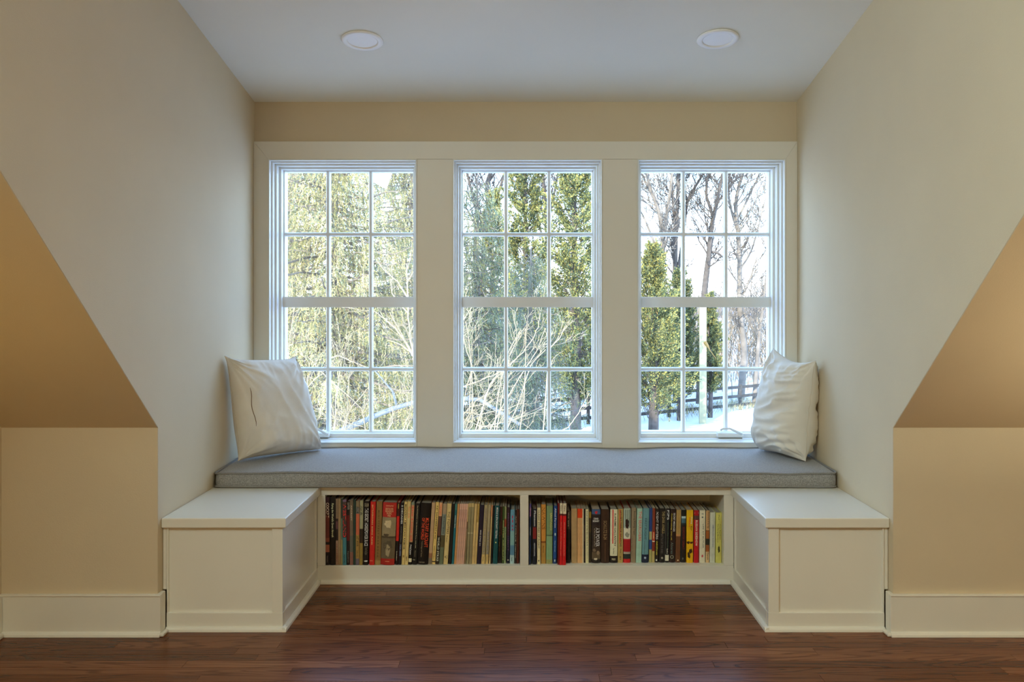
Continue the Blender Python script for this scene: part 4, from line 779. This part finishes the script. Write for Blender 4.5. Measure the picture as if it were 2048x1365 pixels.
# weeping spruces ---------------------------------------------------
def spruce(x, y, h, rad, n_br, seed, label, group, mats=L_SPR, strands=7, density=1.0, droop=1.0, nl=15, weights=(.42, .26, .12, .20)):
    root = thing('weeping_spruce', (x, y, GZ), label, 'tree', group)
    g = np.random.default_rng(seed); bag = LeafBag(); wood = MB()
    wood.tube([(0, 0, -.3), (.08, 0, h*.35), (-.05, .05, h*.7), (0, 0, h)], [.24, .19, .11, .02], 8)
    cs = []; dirs = []; lens = []
    for k in range(n_br):
        t = .10+.88*(k+g.random())/n_br; a = k*2.399+g.normal()*.3; z0 = h*t
        L = rad*(1-t)**.7*(.75+.4*g.random())+.25
        pts = []
        dv = np.array([math.cos(a), math.sin(a)])
        for i in range(9):
            s_ = i/8; pts.append(np.array([dv[0]*L*s_, dv[1]*L*s_, z0+L*(-.42*s_*droop+.34*s_*s_)+.05*math.sin(s_*9+k)]))
        wood.tube([tuple(p) for p in pts], [.035*(1-i/9)*min(1, L/2)+.006 for i in range(9)], 4)
        side = np.array([-dv[1], dv[0], 0.])
        ns = int(strands*L*density)
        s_ = .12+.9*g.random(ns)**.8; s_ = np.minimum(s_, 1); idx = s_*8; i0 = np.minimum(idx.astype(int), 7); fr = (idx-i0)[:, None]
        P_ = np.array(pts); c = P_[i0]*(1-fr)+P_[i0+1]*fr
        lat = g.normal(size=ns)*.22*(1.25-s_)
        c = c+side*lat[:, None]+np.array([0, 0, -1])*(np.abs(lat)*.3)[:, None]
        cs.append(c); sg = np.sign(lat)[:, None]*side*.20+np.array([dv[0]*.22, dv[1]*.22, 0])
        dirs.append(np.array([0, 0, -1.])+sg+g.normal(size=(ns, 3))*.16); lens.append((.22+.5*g.random(ns)**1.5)*(.55+.5*np.sin(s_*3)))
    c = np.concatenate(cs); d = unit(np.concatenate(dirs)); ln = np.concatenate(lens); S = len(c)
    tt = (np.arange(nl)+.5)/nl
    pos = c[:, None]+d[:, None]*(tt[None, :, None]*ln[:, None, None]); pos[:, :, 2] += .05*np.sin(tt*3)[None]
    pos = pos.reshape(-1, 3); dd = np.repeat(d, nl, 0); n = len(pos)
    jd = unit(dd*.9+g.normal(size=(n, 3))*.65)
    ll = np.repeat(ln/nl, nl)*1.75+.015
    tone = np.repeat(g.random(S), nl)
    wt = np.array(weights); cum = np.cumsum(wt/wt.sum()); mi = np.searchsorted(cum, np.clip(tone*.75+.25*g.random(n), 0, .999))
    bag.add(pos+jd*.012, jd*ll[:, None], unit(np.cross(jd, g.normal(size=(n, 3))))*(.0062+.0045*g.random(n))[:, None], mi)
    put_mesh('foliage', bag.mesh('foliage', mats), root, 'stuff')
    mw = bpy.data.meshes.new('trunk'); mw.from_pydata(wood.v, [], wood.f); mw.materials.append(M_BARKP); put_mesh('trunk', mw, root)
    return root
GS = 'weeping spruces near the house'
spruce(X_(668, 16.5), 16.5, 11.2, 3.0, 330, 21, 'straw coloured weeping spruce filling the left window', GS, strands=27, nl=13)
spruce(X_(832, 22.5), 22.5, 12.6, 2.5, 300, 22, 'weeping spruce behind the casing between left and centre windows', GS, strands=22, nl=12, weights=(.30, .30, .28, .12))
spruce(X_(585, 25), 25, 12.0, 2.6, 220, 23, 'weeping spruce standing behind the straw coloured one on the left', GS, strands=15, nl=11, weights=(.2, .3, .4, .1))
spruce(X_(955, 24), 24, 9.4, 2.0, 240, 24, 'grey green weeping spruce in the left panes of the centre window', GS, mats=L_GRY, strands=20, nl=12)
spruce(X_(1062, 27), 27, 7.6, 1.9, 200, 25, 'low grey weeping spruce in front of the tall narrow cedar', GS, mats=L_GRY, strands=18, nl=12)

# bare trees -----------------------------------------------------
def rnd_dir(d, spread, g):
    d = Vector(d).normalized(); p = d.orthogonal().normalized(); p.rotate(Matrix.Rotation(g.random()*2*math.pi, 3, d)); return (d*math.cos(spread)+p*math.sin(spread)).normalized()
class Tubes:   # fast batch of thin three- to six-sided branches
    def __init__(s): s.mb = MB()
    def branch(s, pts, r0, r1, n=3): s.mb.tube(pts, [r0+(r1-r0)*i/(len(pts)-1) for i in range(len(pts))], n, cap=False)
def grow(T, p, d, L, r, lev, g, kids, up=.12, wig=.22, spread=(.5, 1.0), rmin=.006):
    pts = [Vector(p)]; dd = Vector(d).normalized(); ns = 5 if lev < 2 else 4
    for i in range(ns):
        dd = (dd+Vector((g.uniform(-1, 1), g.uniform(-1, 1), g.uniform(-1, 1)))*wig+Vector((0, 0, up))).normalized(); pts.append(pts[-1]+dd*L/ns)
    T.branch(pts, r, max(rmin, r*.45), 5 if lev == 0 else 3)
    if lev < len(kids):
        for k in range(kids[lev]):
            t = .2+.8*(k+g.random())/kids[lev]; f = t*ns; i = min(int(f), ns-1); q_ = pts[i].lerp(pts[i+1], f-i)
            ax = pts[i+1]-pts[i]
            grow(T, q_, rnd_dir(ax, g.uniform(*spread), g), L*g.uniform(.38, .62)*(1.1-.35*t), max(rmin, r*.5*(1.15-.5*t)), lev+1, g, kids, up, wig, spread, rmin)
def bare_tree(name, label, group, Y, trunks, seed, kids=(9, 6, 4), mat=M_BARK, Lb=2.6, extend=True, rmin=.017, cat='tree', twig_mat=None, spread=(.45, .95), up=.12, wig=.22, start=.25):
    g = random.Random(seed); T = Tubes(); p0 = at(*trunks[0][0][0][:2], Y)
    gx, gy = p0.x, Y; root = thing(name, (gx, gy, ground_z(gx, gy)), label, cat, group)
    TW = Tubes()
    for pts_, r0, r1 in trunks:
        pts = [at(a[0], a[1], Y+(a[2] if len(a) > 2 else 0)) for a in pts_]
        if pts[0].z > GZ+.3 and extend and pts_ is trunks[0][0]: pts = [Vector((pts[0].x, Y, GZ-.1))]+pts
        # refine
        fine = []
        for i in range(len(pts)-1):
            for k in range(3): fine.append(pts[i].lerp(pts[i+1], k/3))
        fine.append(pts[-1])
        for i in range(1, len(fine)-1): fine[i] = fine[i-1]*.25+fine[i]*.5+fine[i+1]*.25
        if pts_[-1][1] < 352:       # the tree goes on above the window head
            dd = (fine[-1]-fine[-2]).normalized(); q_ = fine[-1]
            for k in range(4): dd = (dd+Vector((g.uniform(-.2, .2), g.uniform(-.2, .2), .1))).normalized(); q_ = q_+dd*1.1; fine.append(q_)
        T.branch(fine, r0, r1, 7)
        n = len(fine); tot = sum((fine[i+1]-fine[i]).length for i in range(n-1)); nb = max(3, int(tot*kids[0]/6))
        for k in range(nb):
            t = start+(1-start)*(k+g.random())/nb; f = t*(n-1); i = min(int(f), n-2); q_ = fine[i].lerp(fine[i+1], f-i)
            grow(TW, q_, rnd_dir(fine[i+1]-fine[i], g.uniform(.5, 1.1), g), Lb*g.uniform(.5, 1.1), max(rmin, (r0+(r1-r0)*t)*.38), 1, g, kids, up, wig, spread, rmin)
    o = T.mb.build('trunk', mat, root, smooth=True)
    o = TW.mb.build('branches', twig_mat or mat, root, smooth=True); o['kind'] = 'stuff'
    return root
GB = 'bare trees beyond the fence'
bare_tree('bare_tree', 'bare tree with crooked dark trunk and hooked branch stub', GB, 52,
  [([(1398,820),(1402,700),(1407,600),(1413,545),(1418,510),(1420,480),(1425,440),(1433,410),(1440,370),(1450,335)], .22, .07),
   ([(1424,505),(1434,505),(1441,511),(1448,516)], .10, .05),([(1427,440),(1421,418),(1412,392),(1413,365),(1421,335)], .10, .06)], 31, kids=(9, 6, 4), Lb=2.4, start=.3)
bare_tree('bare_tree', 'bare tree forking behind the outer panes of the right window', GB, 54,
  [([(1481,815),(1484,760),(1490,700),(1481,640),(1479,580),(1479,520),(1476,460),(1470,410),(1478,370),(1490,335)], .24, .06),
   ([(1477,470),(1462,420),(1455,380),(1462,335)], .09, .05),([(1480,540),(1505,500),(1520,440),(1530,400)], .07, .03),([(1474,440),(1495,400),(1518,350)], .07, .04)], 32, kids=(10, 6, 4), Lb=2.6, mat=M_BARKP, start=.2)
bare_tree('bare_tree', 'pale slim bare tree nearest the right edge of the right window', GB, 50,
  [([(1508,815),(1512,760),(1516,700),(1520,660),(1527,610),(1532,560),(1540,500),(1548,430)], .15, .05),([(1519,665),(1506,640),(1500,610),(1503,560)], .06, .03)], 33, kids=(9, 6, 4), Lb=2.2, mat=M_BARKP)
bare_tree('bare_tree', 'many stemmed bare tree above the short yellow green cedar', GB, 50,
  [([(1326,700),(1325,600),(1323,540),(1326,480),(1320,430),(1308,395),(1297,370),(1293,335)], .20, .06),
   ([(1325,490),(1334,430),(1341,380),(1346,335)], .12, .06),([(1322,520),(1306,480),(1290,440),(1280,420)], .09, .04)], 34, kids=(10, 6, 4), Lb=2.4, mat=M_BARKP)
bare_tree('bare_tree', 'bare twin trunk tree left of the crooked trunk, in front of the sky', GB, 53,
  [([(1352,700),(1350,600),(1350,500),(1353,440),(1356,380),(1357,335)], .20, .07),
   ([(1351,480),(1346,410),(1343,335)], .10, .05),([(1353,560),(1366,480),(1370,430),(1376,395),(1396,365),(1414,335)], .12, .05),([(1372,400),(1370,370),(1369,335)], .06, .04)], 35, kids=(9, 6, 4), Lb=2.4)
bare_tree('bare_tree', 'bare tree rising behind the grey green spruce in the centre window', GB, 46,
  [([(968,700),(965,560),(970,470),(978,410),(972,370),(985,335)], .20, .08),([(970,460),(950,410),(935,350)], .10, .04),([(976,420),(1000,380),(1012,335)], .09, .05)], 36, kids=(8, 6, 4), Lb=3.0)
bare_tree('bare_tree', 'bare tree behind the left window between the spruces', GB, 40,
  [([(800,700),(808,520),(812,440),(806,390),(814,335)], .17, .07),([(811,450),(824,400),(830,340)], .09, .04),([(809,470),(790,420),(770,350)], .09, .04)], 37, kids=(9, 6, 4), Lb=2.6)
bare_tree('bare_tree', 'bare tree at the upper left corner of the left window', GB, 42,
  [([(600,700),(610,540),(622,450),(640,390),(636,335)], .17, .07),([(618,470),(598,410),(578,350)], .10, .04),([(625,440),(662,380),(680,335)], .09, .04)], 38, kids=(9, 6, 4), Lb=2.6)
bare_tree('bare_tree', 'bare tree behind the two tall cedars of the centre window', GB, 55,
  [([(1096,800),(1098,600),(1094,460),(1090,400),(1084,335)], .2, .08),([(1094,450),(1108,390),(1118,335)], .09, .05),([(1097,520),(1075,440),(1066,380)], .09, .05)], 39, kids=(8, 6, 4), Lb=2.8)

# shrubs and limbs close to the house ---------------------------------
def shrub(label, Y, stems, seed, mat=M_TWIG, r0=.010, r1=.004, kids=(4, 3, 2), Lb=.42, name='bare_shrub', twig=.0022, foot=None):
    g = random.Random(seed); T = Tubes(); TW = Tubes(); foot = foot or at(900, 1100, Y); root = thing(name, (foot.x, Y, GZ), label, 'shrub', 'bare shrubs close to the windows')
    for st in stems:
        k_ = 1.0; st_ = st
        if isinstance(st[0], (int, float)): k_ = st[0]; st_ = st[1]
        pts = [at(a[0], a[1], Y+(a[2] if len(a) > 2 else 0)) for a in st_]
        base = Vector((foot.x+(pts[0].x-foot.x)*.3, Y, GZ)); 
        if st_[0][1] > 850: pts = [base, base.lerp(pts[0], .5)+Vector((0, .1, 0))]+pts
        fine = []
        for i in range(len(pts)-1):
            for k in range(3): fine.append(pts[i].lerp(pts[i+1], k/3)+Vector((g.uniform(-1, 1), g.uniform(-1, 1), g.uniform(-1, 1)))*.006)
        fine.append(pts[-1]); T.branch(fine, r0*k_, r1*k_, 5)
        n = len(fine); s0 = 6 if st_[0][1] > 850 else 0; vis = max(.3, sum((fine[i+1]-fine[i]).length for i in range(s0, n-1)))
        for k in range(int(kids[0]*vis)+1):
            f = s0+(n-1-s0)*g.random()*.98; i = int(f); q_ = fine[i].lerp(fine[i+1], f-i)
            grow(TW, q_, rnd_dir(fine[i+1]-fine[i], g.uniform(.35, .9), g), Lb*g.uniform(.4, 1.1), max(twig, r1*.7*k_), 1, g, kids, .10, .25, (.4, .9), twig)
    T.mb.build('stems', mat, root, smooth=True); o = TW.mb.build('twigs', mat, root, smooth=True); o['kind'] = 'stuff'
    return root
c4 = lambda x, y: (860+x/4.016, 580+y/4.016)
c2_ = lambda x, y: (500+x/3.79, 580+y/3.79)
shrub('bare shrub with long cream stems fanning across the lower centre window', 10.5, [
  [c4(330,1240), c4(480,760), c4(640,600), c4(750,500), c4(830,390), c4(870,300), c4(885,190)],
  [c4(420,1240), c4(600,900), c4(780,610), c4(850,500), c4(930,310)],
  [c4(500,1240), c4(560,760), c4(620,520), c4(720,330)], [c4(520,1240), c4(590,780), c4(640,540), c4(722,340)],
  [c4(700,1240), c4(760,880), c4(765,610), c4(766,310)],
  [c4(560,1250), c4(700,950), c4(810,600), c4(930,480)],
  [c4(800,1240), c4(900,1180), c4(1110,1110), c4(1160,1040), c4(1210,960), c4(1280,830)],
  [c4(380,1260), c4(440,860), c4(510,720), c4(570,650)],
  [c4(900,1250), c4(960,480), c4(1040,390), c4(1085,290)],
  ], 41, foot=at(1000, 1100, 10.5))
shrub('tangled pale shrub in the lower left panes of the centre window', 11.5, [
  [c4(200,1250), c4(345,1090), c4(330,600), c4(320,450), c4(290,260)], [c4(150,1250), c4(320,1000), c4(330,600), c4(280,440), c4(262,340)],
  [1.5, [c4(120,1250), c4(180,900), c4(260,780), c4(400,730), c4(500,690), c4(575,655)]],
  [c4(150,1250), c4(260,1040), c4(400,1095), c4(560,1105)], [c4(160,1250), c4(270,980), c4(400,1000), c4(600,960), c4(740,910)],
  [c4(220,1250), c4(300,760), c4(345,640), c4(370,720)], [c4(240,1250), c4(360,900), c4(440,850), c4(560,650)],
  [c4(60,1250), c4(180,1100), c4(330,940), c4(500,900)], [c4(300,1250), c4(420,1100), c4(650,1050), c4(800,1000), c4(920,950)],
  [c4(80,1250), c4(100,500), c4(260,250), c4(340,140)],
  ], 42, kids=(6, 3, 2), Lb=.5, foot=at(900, 1100, 11.5))
shrub('tangled straw pale shrub in the lower panes of the left window', 11.8, [
  [c2_(300,1250), c2_(420,760), c2_(500,670), c2_(560,630)], [c2_(330,1250), c2_(430,900), c2_(440,650), c2_(500,690)],
  [c2_(560,1250), c2_(640,1070), c2_(650,850), c2_(680,650), c2_(690,560)], [c2_(620,1250), c2_(760,900), c2_(850,800), c2_(900,740)],
  [c2_(700,1250), c2_(740,900), c2_(750,640)], [c2_(610,515), c2_(680,500), c2_(760,540), c2_(880,585)],
  [c2_(600,1250), c2_(660,900), c2_(700,1000), c2_(860,1040)], [c2_(950,1250), c2_(1080,1000), c2_(1080,900)],
  [c2_(1000,1250), c2_(1190,1060), c2_(1230,960)], [c2_(1060,1250), c2_(1170,1050), c2_(1220,900), c2_(1235,700)], [c2_(640,1250), c2_(720,1000), c2_(640,980), c2_(600,800)],
  [c2_(270,1250), c2_(280,600), c2_(310,300), c2_(340,140)], [c2_(900,1250), c2_(850,900), c2_(560,640), c2_(430,500)]
  ], 43, kids=(6, 3, 2), Lb=.5, foot=at(700, 1100, 11.8))
shrub('small white limbed tree at the right side of the left window', 12.6, [
  [2.2, [c2_(1330,1260), c2_(1280,900), c2_(1240,500), c2_(1215,380), c2_(1200,200), c2_(1195,0), c2_(1190,-200)]],
  [1.6, [c2_(1235,500), c2_(1180,400), c2_(1100,290), c2_(1020,220), c2_(945,165)]], [1.3, [c2_(1225,470), c2_(1150,340), c2_(1060,170)]],
  [1.2, [c2_(1205,330), c2_(1250,250)]], [1.2, [c2_(1200,180), c2_(1130,100), c2_(1080,30), c2_(1060,-80)]], [1.2, [c2_(1235,490), c2_(1150,420), c2_(1040,380)]],
  [1.3, [c2_(1198,60), c2_(1120,-60), c2_(1020,-150), c2_(960,-220)]], [1.1, [c2_(1195,-60), c2_(1240,-140)]]
  ], 44, name='bare_sapling', foot=at(830, 1100, 12.6), kids=(4, 3, 2), Lb=.6)
# the blue grey limb low in the left window
T = MB(); Yl = 12.2
pts = [at(a, b, Yl) for a, b in ((560,960),(640,885),(685,861),(724,844),(753,831),(788,817),(826,806),(880,795),(960,800),(1040,850))]
fine = [pts[i].lerp(pts[i+1], k/4) for i in range(len(pts)-1) for k in range(4)]+[pts[-1]]
lroot = thing('fallen_limb', (pts[0].x, Yl, GZ), 'thick blue grey limb slanting across the bottom of the left window', 'branch')
T.tube([Vector((at(500, 1000, Yl).x, Yl, GZ))]+fine, [.06]+[.045-.022*i/len(fine) for i in range(len(fine))], 8); T.build('limb', M_LIMB, lroot, smooth=True)
T = MB(); T.tube([at(a, b, Yl) for a, b in ((793,812),(790,800),(785,783),(772,768),(756,749),(742,735))], [.020, .017, .015, .012, .010, .006], 6); T.build('side_branch', M_LIMB, lroot, smooth=True)

# fence ------------------------------------------------------
fr = thing('board_fence', (6.1, 45.4, GZ), 'dark brown three rail board fence crossing the snow', 'fence')
fx0, fx1, npst = -8.0, 34.0, 20
fy = lambda x: 41+.68*x
for i in range(npst):
    x = fx0+(fx1-fx0)*i/(npst-1); y = fy(x); gz = ground_z(x, y)
    MB().prism([(x-.08, y-.08), (x+.08, y-.08), (x+.08, y+.08), (x-.08, y+.08)], 'z', gz-.1, gz+1.42).build('post', M_FENCE, fr)
    if i < npst-1:
        xn = fx0+(fx1-fx0)*(i+1)/(npst-1); yn = fy(xn); gn = ground_z(xn, yn)
        for hz in (.22, .70, 1.20):
            mb = MB(); vs = []
            for (a, b, c) in ((x, y-.10, gz), (xn, yn-.10, gn)):
                for (dy, dz) in ((0, 0), (.035, 0), (.035, .16), (0, .16)): vs.append((a, b+dy, c+hz+dz))
            mb.add(vs, [(0, 3, 2, 1), (4, 5, 6, 7), (0, 1, 5, 4), (1, 2, 6, 5), (2, 3, 7, 6), (3, 0, 4, 7)]); mb.build('rail', M_FENCE, fr)
# pale shaft with a bracket, standing in for a reflection in the window glass
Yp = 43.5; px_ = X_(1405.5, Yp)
pr = thing('reflection_shaft', (px_, Yp, ground_z(px_, Yp)), 'tall pale cream shaft before the fence, standing in for a glass reflection', 'post')
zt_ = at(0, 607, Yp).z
MB().box(px_-.16, px_+.16, Yp-.16, Yp+.16, GZ-.1, zt_).build('reflection_body', M_REFLECTION, pr, .02)
MB().box(px_-.20, px_-.13, Yp-.20, Yp-.13, GZ-.1, zt_).build('corner_strip', M_REFLECTION, pr, .01)
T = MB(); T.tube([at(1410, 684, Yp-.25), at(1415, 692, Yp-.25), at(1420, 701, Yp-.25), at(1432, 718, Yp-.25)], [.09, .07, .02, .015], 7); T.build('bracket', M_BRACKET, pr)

# brush and far woods -----------------------------------------
g = random.Random(51); T = Tubes()
for (yy, x0, x1, n_, h_) in ((58, -14, 26, 250, 5.0), (66, -20, 32, 250, 6.5), (80, -28, 42, 250, 7.5), (98, -38, 52, 250, 8.5)):
    for k in range(n_):
        x = g.uniform(x0, x1); hh = h_*g.uniform(.35, 1.0); y = max(yy+g.uniform(-4, 4), 45+.68*x)
        grow(T, (x, y, GZ-.2), (g.uniform(-.15, .15), g.uniform(-.15, .15), 1), hh, .034*g.uniform(.6, 1.3), 0, g, (6, 2), .10, .14, (.3, .8), .018)
o = T.mb.build('brush_thicket', M_BRUSH, None); tag(o, 'tangle of bare brown brush beyond the fence', 'brush', kind='stuff')
# low tufts of dead growth at the foot of the fence
gt = LeafBag(); n = 9000; x = rng.uniform(-6, 22, n); y = 41+.68*x+rng.normal(size=n)*1.3+.6; keep = rng.random(n) < (.25+.75*(np.sin(x*1.7)+np.sin(x*.6+1) > .1)); x = x[keep]; y = y[keep]; n = len(x)
c = np.stack([x, y, np.full(n, GZ+.12)+rng.random(n)*.15], 1); d = unit(np.stack([rng.normal(size=n)*.5, rng.normal(size=n)*.5, np.ones(n)], 1))*(.25+.35*rng.random(n))[:, None]
gt.add(c, d, unit(np.cross(d, rng.normal(size=(n, 3))))*.012, rng.integers(0, 4, n))
o = put_mesh('dead_weeds', gt.mesh('dead_weeds', L_SPR), None); tag(o, 'dead straw weeds sticking out of the snow along the fence', 'weeds', kind='stuff')
